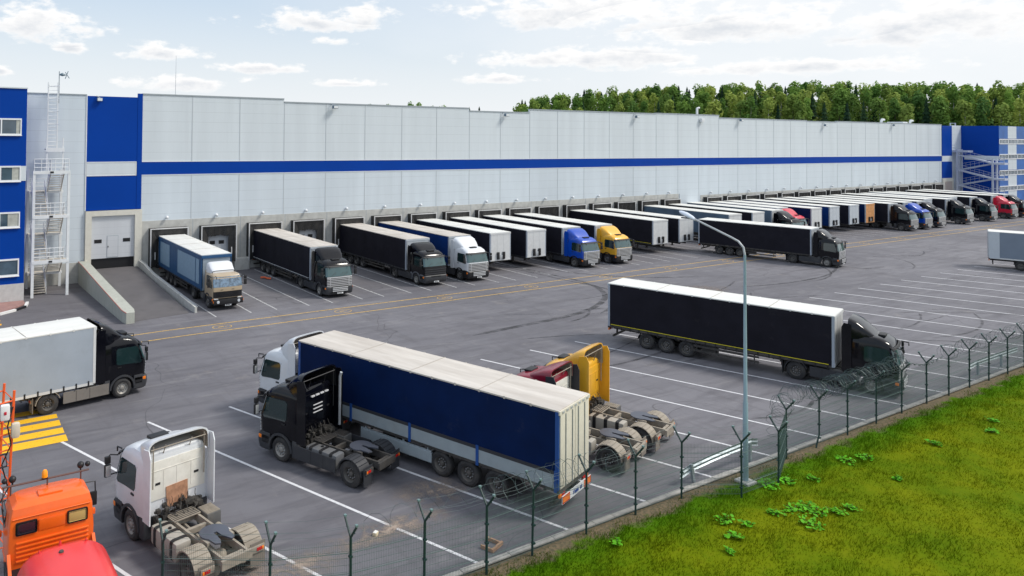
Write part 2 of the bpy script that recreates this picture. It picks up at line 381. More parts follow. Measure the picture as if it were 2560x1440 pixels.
def cross(b):
    for y0, y1 in ((39.05, 39.62), (38.0, 38.72), (36.98, 37.68), (35.95, 36.75), (40.1, 40.7)):
        b.add([(-8, y0-.25, .008), (5.78, y0, .008), (5.80, y1, .008), (-8, y1-.25, .008)], [(0, 1, 2, 3)])
    for y0 in (59.4, 60.6): b.add([(-6, y0, .008), (4.9, y0, .008), (4.95, y0+.5, .008), (-6, y0+.5, .008)], [(0, 1, 2, 3)])
solo('crosswalk', [ypaint2], cross, kind='structure', smooth=0)
# tyre skid marks
skm = bpy.data.materials.new('skid_rubber'); skm.use_nodes = True; n_, l_, b_ = nodes(skm)
b_.inputs['Base Color'].default_value = (.03, .03, .033, 1); b_.inputs['Roughness'].default_value = .7
q = n_.new('ShaderNodeTexNoise'); q.inputs['Scale'].default_value = 1.2; q.inputs['Detail'].default_value = 7
tq = n_.new('ShaderNodeTexCoord'); l_.new(tq.outputs['Object'], q.inputs['Vector']); rq = n_.new('ShaderNodeMapRange'); l_.new(q.outputs[0], rq.inputs[0]); rq.inputs[1].default_value = .35; rq.inputs[2].default_value = .7; rq.inputs[3].default_value = .08; rq.inputs[4].default_value = .62; l_.new(rq.outputs[0], b_.inputs['Alpha'])
def spl(pts, k=8):
    P = [Vector(p) for p in pts]; P = [P[0]]+P+[P[-1]]; out = []
    for i in range(1, len(P)-2):
        for j in range(k):
            t = j/k; a, b, c, d = P[i-1:i+3]
            out.append(.5*((2*b)+(c-a)*t+(2*a-5*b+4*c-d)*t*t+(3*b-a-3*c+d)*t**3))
    out.append(P[-2]); return out
def ribbon(b, pts, w_, z):
    P = spl(pts); n = len(P); vs = []
    for i, p in enumerate(P):
        t = (P[min(i+1, n-1)]-P[max(i-1, 0)]).normalized(); q2 = Vector((-t.y, t.x)); e = w_/2*min(1, (i+.5)/4, (n-i-.5)/4)
        vs += [(p.x+q2.x*e, p.y+q2.y*e, z), (p.x-q2.x*e, p.y-q2.y*e, z)]
    b.add(vs, [(2*i, 2*i+1, 2*i+3, 2*i+2) for i in range(n-1)])
def skids(b):
    base = [(53.2, 66), (54.0, 61.3), (54.36, 55.4), (54.5, 51.8), (53.9, 48.9), (52.0, 46), (49.3, 43.9), (46, 42.4), (42.1, 41.6), (37.8, 41.3), (33, 40.9)]
    ribbon(b, base, .5, .009); ribbon(b, [(x-.9 if y > 50 else x, y-1.3 if y < 50 else y) for x, y in base[:8]], .3, .0095)
    ribbon(b, [(56, 64), (56.3, 58), (57.5, 54), (61, 50), (67, 47)], .35, .0088)
    ribbon(b, [(95, 52), (88, 45), (80, 41.5), (72, 41), (66, 42)], .28, .0092)
    ribbon(b, [(30, 33), (36, 31.5), (44, 32.5), (50, 36)], .22, .0098)
    rnd = random.Random(5)
    for i in range(30):
        x = rnd.uniform(35, 100); y = rnd.uniform(21, 47); a = rnd.uniform(-.5, .3); r_ = rnd.uniform(-.25, .25); l0 = rnd.uniform(4, 13); pts = []
        for j in range(5):
            pts.append((x, y)); x += math.cos(a)*l0/4; y += math.sin(a)*l0/4; a += r_
        ribbon(b, pts, rnd.uniform(.1, .22), .0081+i*.00006)
solo('skid_marks', [skm], skids, kind='structure', smooth=0)
# ------------------------------------------------------------------ warehouse
YW = 72.60
def panelmat(name, col, pitch=1.0):
    m = mat(name, col, .42, var=.05, vscale=.5, dirt=.22, dcol=tuple(c*.82 for c in col), dscale=.9, spec=.4, stretch=(1.3, 1, .09)); n, l, b = nodes(m)
    tcn = n.new('ShaderNodeTexCoord'); sx_ = n.new('ShaderNodeSeparateXYZ'); l.new(tcn.outputs['Object'], sx_.inputs[0])
    def mth(op, a, bb=0.0):
        q = n.new('ShaderNodeMath'); q.operation = op; l.new(a, q.inputs[0]); q.inputs[1].default_value = bb; return q.outputs[0]
    fr = mth('FRACT', mth('DIVIDE', sx_.outputs[2], pitch)); pk = mth('LESS_THAN', fr, .035)
    src = b.inputs['Base Color'].links[0].from_socket; q = n.new('ShaderNodeMix'); q.data_type = 'RGBA'; q.blend_type = 'MULTIPLY'; l.new(mth('MULTIPLY', pk, .22), q.inputs[0]); l.new(src, q.inputs[6]); q.inputs[7].default_value = (.3, .3, .3, 1); l.new(q.outputs[2], b.inputs['Base Color'])
    wv = mth('FRACT', mth('MULTIPLY', sx_.outputs[2], 12.5)); bp = n.new('ShaderNodeBump'); bp.inputs['Strength'].default_value = .12; bp.inputs['Distance'].default_value = .01; l.new(wv, bp.inputs['Height']); l.new(bp.outputs[0], b.inputs['Normal'])
    return m
grey_p = panelmat('grey_cladding', (.60, .66, .71)); lite_p = panelmat('pale_cladding', (.64, .69, .725))
blue_p = mat('blue_cladding', (.0, .046, .315), .5, var=.05, vscale=.2, spec=.12); trim = mat('white_trim', (.72, .74, .76), .4, var=.04)
gtrim = mat('grey_trim', (.36, .40, .43), .5)
wh = thing('warehouse', 'long pale grey warehouse with a blue stripe and a row of truck docks', 'warehouse', (7.5, YW, 0))
OX = 7.5
def WP(name, mats, fn, key=None, smooth=0, parent=wh):
    mb = M(); fn(mb); mb.v = [(x-OX, y-YW, z) for x, y, z in mb.v]
    o = bpy.data.objects.new(name, mb.mesh(name, mats, smooth)); COL.objects.link(o); o.parent = parent; return o
z1 = lambda x: 11.153-.0036*x
z2 = lambda x: 9.90-.0027*x
JX = [22.83+5.011*k for k in range(0, 33)]           # panel joints
tops = [(17.9, 32.8, 17.60), (32.8, 57.85, 17.27), (57.85, 67.85, 16.93), (67.85, 92.85, 17.36), (92.85, 108.1, 17.43), (108.1, 133.1, 17.03), (133.1, 142.9, 16.93), (142.9, 184.2, 17.06)]
WP('body', [gtrim], lambda b: [b.box(x0, x1, YW+.22, 160, -.2, z-.25) for x0, x1, z in tops]+[b.box(7.5, 17.9, YW+.22, 160, -.2, 17.1), b.box(184.2, 192.5, YW+.22, 160, -.2, 16.8)])
def slant(b, x0, x1, y0, y1, za, zb, zc, zd, mi=0):
    # box whose bottom runs za..zb and top zc..zd between x0 and x1
    v = [(x0, y0, za), (x1, y0, zb), (x1, y1, zb), (x0, y1, za), (x0, y0, zc), (x1, y0, zd), (x1, y1, zd), (x0, y1, zc)]
    b.add(v, [(0, 3, 2, 1), (4, 5, 6, 7), (0, 1, 5, 4), (1, 2, 6, 5), (2, 3, 7, 6), (3, 0, 4, 7)], mi)
def upper(b):
    for x0, x1, z in tops: slant(b, x0, x1, YW, YW+.2, z1(x0), z1(x1), z, z)
WP('upper_cladding', [lite_p], upper)
ZC = lambda x: (5.40-.001*x) if x < 98 else 5.1-.001*x
def lower(b):
    slant(b, 17.9, 98.1, YW, YW+.2, ZC(17.9), ZC(98), z2(17.9), z2(98.1)); slant(b, 98.1, 103.35, YW, YW+.2, -.1, -.1, z2(98.1), z2(103.3)); slant(b, 103.35, 184.2, YW, YW+.2, ZC(104), ZC(184), z2(103.35), z2(184.2))
WP('lower_cladding', [grey_p], lower)
WP('stripe', [blue_p], lambda b: slant(b, 17.9, 184.2, YW-.01, YW+.19, z2(17.9), z2(184.2), z1(17.9), z1(184.2)))
jointm = mat('joint_trim', (.50, .54, .57), .5)
for i, x in enumerate(JX):
    if x > 184: continue
    WP('panel_joint', [jointm], lambda b: b.box(x-.04, x+.04, YW-.02, YW+.05, z1(x), [t for a, c, t in tops if a-.1 <= x < c][0]-.02))
    WP('panel_joint', [jointm], lambda b: b.box(x-.04, x+.04, YW-.02, YW+.05, ZC(x) if not 98.2 < x < 103.2 else 0, z2(x)-.02))
WP('stripe_trim', [trim], lambda b: [slant(b, 17.9, 184.2, YW-.035, YW+.03, z2(17.9)-.07, z2(184.2)-.07, z2(17.9), z2(184.2)), slant(b, 17.9, 184.2, YW-.035, YW+.03, z1(17.9), z1(184.2), z1(17.9)+.06, z1(184.2)+.06)])
WP('parapet_cap', [gtrim], lambda b: [b.box(x0+.01, x1-.01, YW-.07, YW+.35, z, z+.11) for x0, x1, z in tops]+[b.box(7.5, 12.78, YW-.07, YW+.3, 17.35, 17.44)])
WP('left_cladding', [grey_p], lambda b: b.box(7.3, 12.78, YW, YW+.2, 1.9, 17.35))
WP('left_base', [conc], lambda b: b.box(7.3, 12.78, YW-.04, YW+.2, -.1, 1.9))
WP('blue_panel', [blue_p], lambda b: [b.box(12.8, 17.45, YW-.02, YW+.2, z1(15), 17.3), b.box(17.45, 17.9, YW-.05, YW+.2, 6.6, 17.68), b.box(12.8, 17.45, YW-.02, YW+.2, 6.6, z2(15))])
WP('white_band', [lite_p, trim], lambda b: [b.box(12.85, 17.3, YW-.04, YW+.15, z2(15)+.02, z1(15)-.02), b.box(12.74, 12.83, YW-.06, YW+.1, 6.6, 17.4, 1), b.box(17.3, 17.4, YW-.06, YW+.1, z2(15), z1(15), 1), b.box(12.8, 17.4, YW-.06, YW+.1, z1(15)-.03, z1(15)+.05, 1), b.box(12.8, 17.4, YW-.06, YW+.1, z2(15)-.05, z2(15)+.03, 1)])
pale_c = mat('pale_concrete', (.64, .62, .55), .8, var=.06, dirt=.12, dcol=(.4, .38, .33))
WP('gate_surround', [pale_c], lambda b: [b.box(12.8, 13.35, YW-.25, YW+.2, -.1, 6.55), b.box(17.3, 17.95, YW-.25, YW+.2, -.1, 6.55), b.box(13.35, 17.3, YW-.25, YW+.2, 6.08, 6.55)])
doorw = panelmat('door_panel', (.58, .60, .63), .62)
def gate(b):
    b.box(13.35, 17.3, YW-.02, YW+.1, 2.1, 6.08, 0); b.box(14.78, 15.82, YW-.04, YW, 2.15, 4.2, 1); b.box(14.82, 15.78, YW-.05, YW, 2.2, 4.15, 0)
    b.box(13.35, 17.3, YW+.12, YW+.2, -.1, 2.1, 2)
    for x in (13.65, 16.25): b.box(x, x+.66, YW-.045, YW, 3.55, 3.88, 2)
    b.box(14.86, 14.92, YW-.09, YW, 3.1, 3.25, 2)
WP('gate', [doorw, gtrim, black], gate)
# concrete dock plinth with openings
dock_x = [20.50+5.02*k for k in range(16)]+[20.55+5.02*k for k in range(17, 33)]
def plinth(b):
    for (xa, xb, ds) in ((17.95, 98.1, dock_x[:16]), (103.35, 184.2, dock_x[16:])):
        zt = ZC(xa); xs = [xa]+[v for d in ds for v in (d-1.3, d+1.3)]+[xb]
        for i in range(0, len(xs), 2): b.box(xs[i], xs[i+1], YW-.05, YW+.2, -.1, zt)
        for d in ds: b.box(d-1.3, d+1.3, YW-.05, YW+.2, 4.2, zt); b.box(d-1.3, d+1.3, YW-.05, YW+.2, -.1, 1.15)
        for d in ds:
            if d+3.4 < xb: b.bev(d+1.7, d+3.3, YW-.75, YW, -.1, 1.25, .12)
            b.box(d+2.48, d+2.53, YW-.06, YW+.1, 1.3, zt, 1)
WP('dock_plinth', [conc, gtrim], plinth)
WP('antenna', [galv], lambda b: b.tube([(29.02, 100, 16), (29.05, 100, 24.4)], [.05, .02], 5))
WP('far_gate', [pale_c, mat('tan_door', (.42, .36, .33), .6), blue_p, lite_p], lambda b: [b.box(184.2, 188.9, YW-.3, YW, -.1, 5.8, 0), b.box(185.0, 188.2, YW-.34, YW-.25, 0, 5.1, 1), b.box(184.25, 188.8, YW-.08, YW+.2, 5.8, 9.3, 2), b.box(184.25, 188.8, YW-.08, YW+.2, 9.3, 10.5, 3), b.box(184.25, 188.8, YW-.08, YW+.2, 10.5, 16.9, 2), b.box(188.9, 193.4, YW-.02, YW+.2, -.1, 17, 3)])
def vents(b):
    for x in (166.5, 178.5): b.tube([(x, 76, 16.5), (x, 76, 17.5), (x+.3, 76, 17.9), (x+1.1, 76, 17.85)], .24, 8)
    b.box(175.5, 177.5, 76, 79, 16.5, 17.6)
WP('roof_vent', [white], vents)
NUM = ['first', 'second', 'third', 'fourth', 'fifth', 'sixth', 'seventh', 'eighth', 'ninth', 'tenth', 'eleventh', 'twelfth', 'thirteenth', 'fourteenth', 'fifteenth', 'sixteenth', 'seventeenth']
shelter_b = mat('black_dock_rubber', (.03, .029, .028), .7, var=.4, vscale=2, bump=.5, bscale=4); strip_m = mat('dock_edge_strip', (.6, .6, .6), .5, dirt=.15)
EMPTY = {1: 1, 3: 1, 10: 1, 13: 1}
def dock(i, x, far):
    s = 'near' if not far else 'far'; k = i if not far else i-16
    veh = {0: 'behind the blue container trailer', 1: 'open and empty with a white door', 2: 'above the black trailer with a black cab', 3: 'empty with a sagging curtain', 5: 'behind the blue curtain trailer with white cab', 8: 'behind the trailer with a bright blue cab', 9: 'behind the trailer with a yellow cab'}.get(i, 'with black rubber curtain')
    t = thing('dock_shelter', f'{NUM[k]} dock shelter of the {s} row, {veh}', 'dock shelter', (x, YW, 0), 0, 'loading dock shelters along the warehouse wall')
    part('frame', t, 'dsf', [shelter_b], lambda b: [b.box(-1.85, -1.62, -.75, -.06, .95, 4.68), b.box(1.62, 1.85, -.75, -.06, .95, 4.68), b.box(-1.62, 1.62, -.75, -.06, 4.5, 4.68)], smooth=0)
    part('edge_strip', t, 'dse', [strip_m], lambda b: [b.box(-1.87, -1.76, -.78, -.752, .9, 4.70), b.box(1.76, 1.87, -.78, -.752, .9, 4.70), b.box(-1.76, 1.76, -.78, -.752, 4.6, 4.70)], smooth=0)
    def cur(b):
        for j in range(12):
            x0 = -1.62+j*.27; o0 = .05*math.sin(j*1.9); o1 = .05*math.sin(j*1.9+1.9); dz = .06*math.sin(j*1.3)
            b.add([(x0, -.72, 4.5), (x0+.27, -.72, 4.5), (x0+.27, -.55+o1, 3.62+dz), (x0, -.55+o0, 3.62+dz)], [(0, 1, 2, 3)])
    part('top_curtain', t, 'dst', [shelter_b], cur)
    for sgn in (-1, 1):
        part('side_curtain', t, f'dss{sgn}', [shelter_b, strip_m], lambda b: [b.prism([(sgn*1.62, -.7), (sgn*1.05, -.5), (sgn*1.05, -.46), (sgn*1.62, -.66)], 'z', 1.0, 4.45), b.box(sgn*1.36-.05, sgn*1.36+.05, -.66, -.62, 1.7, 2.4, 1)])
    part('door', t, 'dsd', [doorw, black], lambda b: [b.box(-1.25, 1.25, -.02, .04, 1.2, 4.15), b.box(-.75, -.2, -.05, 0, 2.7, 3.05, 1), b.box(.2, .75, -.05, 0, 2.7, 3.05, 1)], smooth=0)
    part('bumper', t, 'dsb', [black], lambda b: [b.bev(-1.2, -.8, -.85, -.05, .9, 1.3, .03), b.bev(.8, 1.2, -.85, -.05, .9, 1.3, .03)])
    lp = thing('wall_lamp', f'round white wall lamp above the {NUM[k]} dock of the {s} row', 'wall lamp', (x-.15, YW, 5.66 if not far else 5.35), 0, 'round wall lamps above the docks')
    part('globe', lp, 'wlg', [trim], lambda b: b.sphere((0, -.28, 0), .17, 8)); part('bracket', lp, 'wlb', [gtrim], lambda b: b.box(-.05, .05, -.2, 0, -.05, .05), smooth=0)
for i, x in enumerate(dock_x): dock(i, x, i > 15)
# roof floodlights
for k, (x, z) in enumerate(((13.63, 17.15), (38.46, 17.1), (63.28, 16.75), (88.03, 17.0), (113.05, 16.95), (138.12, 16.5), (162.9, 16.85))):
    desc = ['on the blue panel above the gate', 'second along the parapet from the gate', 'third along the parapet from the gate', 'fourth along the parapet from the gate', 'fifth along the parapet from the gate', 'sixth along the parapet from the gate', 'last along the parapet before the far gate'][k]
    t = thing('floodlight', f'small floodlight {desc}', 'floodlight', (x, YW, z), 0, 'floodlights on the warehouse parapet')
    part('arm', t, 'fla', [gtrim], lambda b: b.tube([(0, 0, .1), (0, -.25, .15), (.35, -.4, 0)], .05, 5))
    part('lamp_head', t, 'flh', [mat('flood_head', (.14, .2, .26), .4), white], lambda b: [b.bev(.0, .62, -.62, -.22, -.34, .0, .05), b.box(.05, .57, -.64, -.61, -.29, -.05, 1)] if True else 0)
    if k == 0: t.scale = (.8, .6, 1)
rp = thing('roof_pipe', 'short white vent pipe standing on the parapet', 'vent pipe', (103.0, YW+.3, 16.8))
part('pipe', rp, 'rpp', [trim], lambda b: b.tube([(0, 0, 0), (0, 0, 1.7), (.5, 0, 1.75)], .17, 8)); part('vent_box', rp, 'rpv', [trim], lambda b: b.bev(.1, .8, -.75, -.4, -.5, .1, .04))
# ------------------------------------------------------------------ office block left
ob = thing('office_block', 'bright blue office block with white window bands beside the fire stair', 'office building', (7.1, 66.9, 0))
OX0, OX_s, YW_s = OX, OX, YW
def OBP(name, mats, fn, ref=(7.1, 66.9), parent=ob):
    mb = M(); fn(mb); mb.v = [(x-ref[0], y-ref[1], z) for x, y, z in mb.v]
    o = bpy.data.objects.new(name, mb.mesh(name, mats, 0)); COL.objects.link(o); o.parent = parent; return o
OBP('wall', [blue_p, lite_p], lambda b: [b.box(-40, 7.1, 66.9, 100, 1.5, 17.45), b.box(6.72, 7.13, 66.87, 67.3, 9.88, 11.1, 1), b.box(-40, 7.14, 66.82, 100, 17.45, 17.55, 1)])
OBP('base', [mat('pale_plinth', (.52, .52, .51), .8, var=.08, dirt=.2)], lambda b: b.box(-40, 7.12, 66.85, 100, -.1, 1.5))
blind = mat('window_blind', (.45, .46, .42), .8, var=.3, vscale=1.5); framew = mat('window_frame_white', (.8, .81, .83), .4)
glass_o = mat('office_glass', (.06, .10, .14), .05, spec=1, var=.4, vscale=.6)
for zi, (z0, z1_) in enumerate(((2.15, 3.55), (6.08, 7.36), (9.84, 11.12), (13.62, 15.0))):
    for j in range(5):
        xr = 6.72-j*3.05; xl = xr-3.0
        fr = OBP('window', [framew], lambda b: [b.box(xl, xr, 66.80, 66.9, z0, z0+.13), b.box(xl, xr, 66.80, 66.9, z1_-.13, z1_), b.box(xl, xl+.1, 66.8, 66.9, z0+.13, z1_-.13), b.box(xr-.1, xr, 66.8, 66.9, z0+.13, z1_-.13), b.box((xl+xr)/2-.05, (xl+xr)/2+.05, 66.8, 66.9, z0+.13, z1_-.13), b.box(xl-.03, xr+.03, 66.74, 66.82, z0-.05, z0)])
        g_ = OBP('pane', [glass_o], lambda b: b.box(xl+.1, xr-.1, 66.86, 66.91, z0+.13, z1_-.13)); g_.parent = fr
        hb = (zi*3+j*2) % 4
        if hb: 
            w_ = .25*hb; c_2 = OBP('blind', [blind], lambda b: b.box(xr-.15-w_, xr-.15, 66.845, 66.858, z0+.14, z1_-.14)); c_2.parent = fr
# ------------------------------------------------------------------ office block right
o2 = thing('office_block', 'far office block with checkered blue and white panels and window bands', 'office building', (192.8, 66.0, 0))
lb = mat('light_blue_cladding', (.03, .13, .42), .45, var=.2, vscale=.3)
OBP('side_wall', [blue_p, lite_p], lambda b: [b.box(193.3, 240, 66, 100, -.1, 16.95), b.box(193.26, 193.3, 66.0, 72, 9.7, 10.6, 1)], (192.8, 66), o2)
def front2(b):
    for r_, (za, zb) in enumerate(((14.3, 16.9), (11.0, 13.1), (7.7, 9.9), (4.3, 6.5), (0, 3.2))):
        for c2 in range(10):
            x0 = 193.32+c2*4.4; b.box(x0, x0+4.4, 65.93, 66.0, za, zb, [2, 0, 2, 0][(c2) % 2] if c2 % 2 == 0 else 1)
OBP('front_cladding', [blue_p, lite_p, lb], front2, (192.8, 66), o2)
for z0 in (13.1, 9.9, 6.5, 3.2):
    for j in range(5):
        xl = 193.4+j*4.5; xr = xl+4.3
        fr = OBP('window', [framew], lambda b: [b.box(xl, xr, 65.86, 65.95, z0, z0+.16), b.box(xl, xr, 65.86, 65.95, z0+.95, z0+1.12)]+[b.box(xl+q_*.72-.06, xl+q_*.72+.06, 65.86, 65.95, z0+.16, z0+.95) for q_ in range(7)], (192.8, 66), o2)
        g_ = OBP('pane', [glass_o], lambda b: b.box(xl, xr, 65.92, 65.97, z0+.16, z0+.95), (192.8, 66), o2); g_.parent = fr
# ------------------------------------------------------------------ fire stairs
def fire_stair(label, x0, y0, mirror, scale, levels, ladder=True):
    t = thing('fire_stair', label, 'fire stair', (x0, y0, 0), scale[3] if len(scale) > 3 else 0, scale=scale[:3])
    W, D = 2.75, 4.2
    pst = {}
    for px_, py_ in ((0, 0), (W, 0), (0, D), (W, D), ):
        part('post', t, f'fsp{levels}{px_}{py_}', [white], lambda b: b.box(px_-.11, px_+.11, py_-.11, py_+.11, 0, levels[-1]), smooth=0)
    zprev = 0
    rust = mat('rusty_white_steel', (.62, .58, .5), .6, dirt=.3, dcol=(.35, .2, .09), dscale=3)
    for i, z in enumerate(levels):
        zm = (zprev+z)/2
        def ramp_(b, xa, xb, ya, za, yb, zb, n=9):
            for j in range(n):
                f = (j+.5)/n; y = ya+(yb-ya)*f; zz = za+(zb-za)*(j+1)/n; b.box(xa, xb, min(y-.13, y+.13), y+.13, zz-.04, zz)
            for xx in (xa-.04, xb): b.add([(xx, ya, za-.12), (xx, yb, zb-.12), (xx, yb, zb+.10), (xx, ya, za+.10), (xx+.04, ya, za-.12), (xx+.04, yb, zb-.12), (xx+.04, yb, zb+.10), (xx+.04, ya, za+.10)], [(0, 1, 2, 3), (4, 7, 6, 5), (0, 4, 5, 1), (3, 2, 6, 7), (0, 3, 7, 4), (1, 5, 6, 2)])
        def rail_(b, xa, ya, za, yb, zb):
            for h in (.35, .68, 1.02): b.tube([(xa, ya, za+h), (xa, yb, zb+h)], .026, 4)
            for j in range(4):
                f = j/3; y = ya+(yb-ya)*f; zz = za+(zb-za)*f; b.tube([(xa, y, zz), (xa, y, zz+1.02)], .026, 4)
        part('flight', t, f'fl1{i}{levels}', [rust], lambda b: ramp_(b, .2, 1.2, 1.1, zprev+.0, 3.2, zm), smooth=0)
        part('flight', t, f'fl2{i}{levels}', [rust], lambda b: ramp_(b, 1.5, 2.55, 3.2, zm, 1.1, z), smooth=0)
        part('handrail', t, f'hr{i}{levels}', [white], lambda b: [rail_(b, .17, 1.1, zprev, 3.2, zm), rail_(b, 1.24, 1.1, zprev, 3.2, zm), rail_(b, 1.47, 3.2, zm, 1.1, z), rail_(b, 2.58, 3.2, zm, 1.1, z)])
        part('landing', t, f'ld{i}{levels}', [rust, white, black], lambda b: [b.box(0, W, 0, 1.1, z-.08, z), b.box(-.1, W+.1, -.14, -.02, z-.2, z+.06, 1), b.box(W/2-.14, W/2+.14, -.17, -.14, z-.13, z+.02, 2), b.box(0, W, 3.2, D, zm-.08, zm), b.box(-.05, W+.05, 3.14, 3.2, zm-.18, zm+.03, 1)], smooth=0)
        def fr(b):
            for h in (.36, .7, 1.06): b.tube([(0, 0, z+h), (W, 0, z+h)], .028, 4); b.tube([(W, 0, z+h), (W, 1.1, z+h)], .028, 4); b.tube([(0, D, zm+h), (W, D, zm+h)], .028, 4)
            for j in range(6): b.tube([(W*j/5, 0, z), (W*j/5, 0, z+1.06)], .028, 4); 
        part('railing', t, f'rl{i}{levels}', [white], fr)
        zprev = z
    if ladder:
        part('landing', t, f'lt{levels}', [rust, white], lambda b: [b.box(1.3, W, 3.0, D, 12.3, 12.4), b.box(1.25, W+.05, 2.92, 3.0, 12.15, 12.5, 1), b.box(1.3, 1.42, 3, 3.1, 10.5, 13.4, 1), b.box(W-.12, W, 3, 3.1, 10.5, 13.4, 1)], smooth=0)
        def lad(b):
            for x in (1.45, 2.25): b.box(x-.05, x+.05, 3.55, 3.65, 12.4, 18.35)
            z = 12.7
            while z < 18.2: b.tube([(1.45, 3.6, z), (2.25, 3.6, z)], .025, 4); z += .33
            z = 14.6
            while z < 18.4:
                b.tube([(2.25+.12*math.cos(a)-.12, 3.6, z) if 0 else (1.85+.46*math.sin(a), 3.6-.62*(1-abs(math.cos(a)))*1-.0, z) for a in [R(-90+q*22.5) for q in range(9)]], .025, 4); z += 1.15
        part('ladder', t, f'ldd{levels}', [white], lad)
    return t
fire_stair('white steel fire stair with roof ladder between blue office and gate', 7.85, 67.9, 1, (1, 1, 1), (3.0, 6.8, 10.55))
wc = thing('roof_camera', 'thin pole with a small wind camera above the fire stair ladder', 'camera pole', (10.25, 71.9, 16.5))
part('pole', wc, 'wcp', [gtrim], lambda b: b.tube([(0, 0, 0), (0, 0, 2.9)], .045, 5)); part('camera_body', wc, 'wcb', [mat('steel_blue', (.1, .17, .22), .4)], lambda b: [b.tube([(0, 0, 2.6), (.25, 0, 2.62), (.55, 0, 2.6)], [.05, .16, .05], 8), b.tube([(.5, 0, 2.25), (.75, 0, 2.95)], .03, 4), b.tube([(.5, 0, 2.85), (.85, 0, 2.3)], .03, 4)])
# far stair: zigzag seen from its side
fs = thing('fire_stair', 'far zigzag steel fire stair against the dark blue office side wall', 'fire stair', (193.1, 69.2, 0), R(-90))
fsm = mat('pale_steel', (.48, .52, .62), .5)
for i, (xx, yy) in enumerate(((-2.5, 0), (-2.5, 2), (3.6, 0), (3.6, 2))):
    part('post', fs, f'fx{i}', [fsm], lambda b: b.box(xx-.16, xx+.16, yy-.16-4, yy+.16-4, 0, 11.9 if xx < 0 else 10), smooth=0)
for i in range(6):
    za = 1.6*i+1.0; zb = za+1.6
    xa, xb = (-2.5, 3.6) if i % 2 == 0 else (3.6, -2.5)
    part('flight', fs, f'fy{i}', [fsm], lambda b: b.prism([(xa, za), (xb, zb), (xb, zb+.3), (xa, za+.3)], 'y', -4 if i % 2 else -3, -3 if i % 2 else -2), smooth=0)
    part('handrail', fs, f'fz{i}', [fsm], lambda b: [b.tube([(xa, -4, za+h), (xb, -4, zb+h)], .025, 4) for h in (.8, 1.3)]+[b.tube([(xa+(xb-xa)*j/8, -4, za+(zb-za)*j/8), (xa+(xb-xa)*j/8, -4, za+1.3+(zb-za)*j/8)], .018, 4) for j in range(9)])
for z in (2.6, 5.8, 9.0): part('landing', fs, f'fl{z}', [fsm], lambda b: [b.box(3.4, 5.6, -4.1, -1.9, z-.1, z+.3)]+[b.tube([(5.5, -4, z), (5.5, -4, z+1.4)], .06, 4), b.tube([(3.6, -4, z+1.4), (5.5, -4, z+1.4)], .06, 4), b.tube([(3.6, -4, z+.8), (5.5, -4, z+.8)], .06, 4)], smooth=0)
part('landing', fs, 'flt', [fsm], lambda b: b.box(-5.3, -.5, -4.1, -1.9, 11.3, 11.7), smooth=0)
part('ladder', fs, 'fll', [fsm], lambda b: [b.box(-4.6, -4.4, -2, -1.9, 11.6, 17.6), b.box(-3.7, -3.5, -2, -1.9, 11.6, 17.6)]+[b.tube([(-4.5, -2, 12+j*.5), (-3.6, -2, 12+j*.5)], .05, 4) for j in range(12)]+[b.tube([(-5.2, -3.9, z_), (-3.0, -3.9, z_)], .05, 4) for z_ in (12.2, 12.8)], smooth=0)
# ------------------------------------------------------------------ ramp
rc = mat('ramp_wall_concrete', (.42, .43, .38), .85, var=.1, dirt=.3, dcol=(.25, .26, .22), dscale=.7, stretch=(2, 2, .4), bump=.3)
redm = mat('red_edge_paint', (.5, .13, .11), .6)
ramp_asph = mat('ramp_asphalt', (.115, .108, .112), .85, var=.15, vscale=.8, dirt=.3, dcol=(.07, .065, .07), dscale=.4)
def rp_(b):
    b.add([(12.9, YW, 1.15), (17.6, YW, 1.15), (17.8, 56.6, .012), (13.4, 56.0, .012)], [(0, 3, 2, 1)])
solo('ramp', [ramp_asph], rp_, kind='structure')
rw = thing('ramp_wall', 'thick pale concrete wall with a red edge sloping down beside the ramp', 'ramp wall', (12.5, 64, 0), group='walls of the ramp')
def rwall(b):
    # plan: outer line from (11.9,72.4) to (12.75,55.4); inner +.55; top falls
    sec = [(72.5, 12.25, 13.05, 2.0), (70.6, 12.25, 13.05, 1.95), (64.0, 12.4, 13.22, 1.45), (56.3, 12.62, 13.5, .85), (55.5, 12.75, 13.35, .8)]
    rings = [[(a, y, 0), (b2, y, 0), (b2, y, z), (a, y, z)] for y, a, b2, z in sec]
    b.loft([[(p[0]-12.5, p[1]-64, p[2]) for p in r_] for r_ in rings])
part('wall', rw, 'rw', [rc], rwall, smooth=0)
part('edge_line', rw, 'rwl', [redm], lambda b: b.tube([(-.26, 8.4, 1.995), (-.26, 6.6, 1.95), (-.11, 0, 1.45), (.11, -7.7, .855), (.24, -8.5, .805)], .035, 4))
rw2 = thing('ramp_wall', 'low narrow concrete kerb wall with steel edge between ramp and first dock', 'ramp wall', (17.9, 64, 0), group='walls of the ramp')
part('wall', rw2, 'rw2', [conc], lambda b: b.loft([[(x-.09, y, 0), (x+.09, y, 0), (x+.09, y, z), (x-.09, y, z)] for y, x, z in ((8.5, -.12, 1.7), (6.5, -.1, 1.6), (3.8, -.05, 1.2), (-7.6, .33, .45))]), smooth=0)
part('steel_edge', rw2, 'rw3', [galv], lambda b: b.tube([(0, 8.5, 1.73), (.02, 6.5, 1.63), (.07, 3.8, 1.23), (.45, -7.6, .48)], .05, 4))
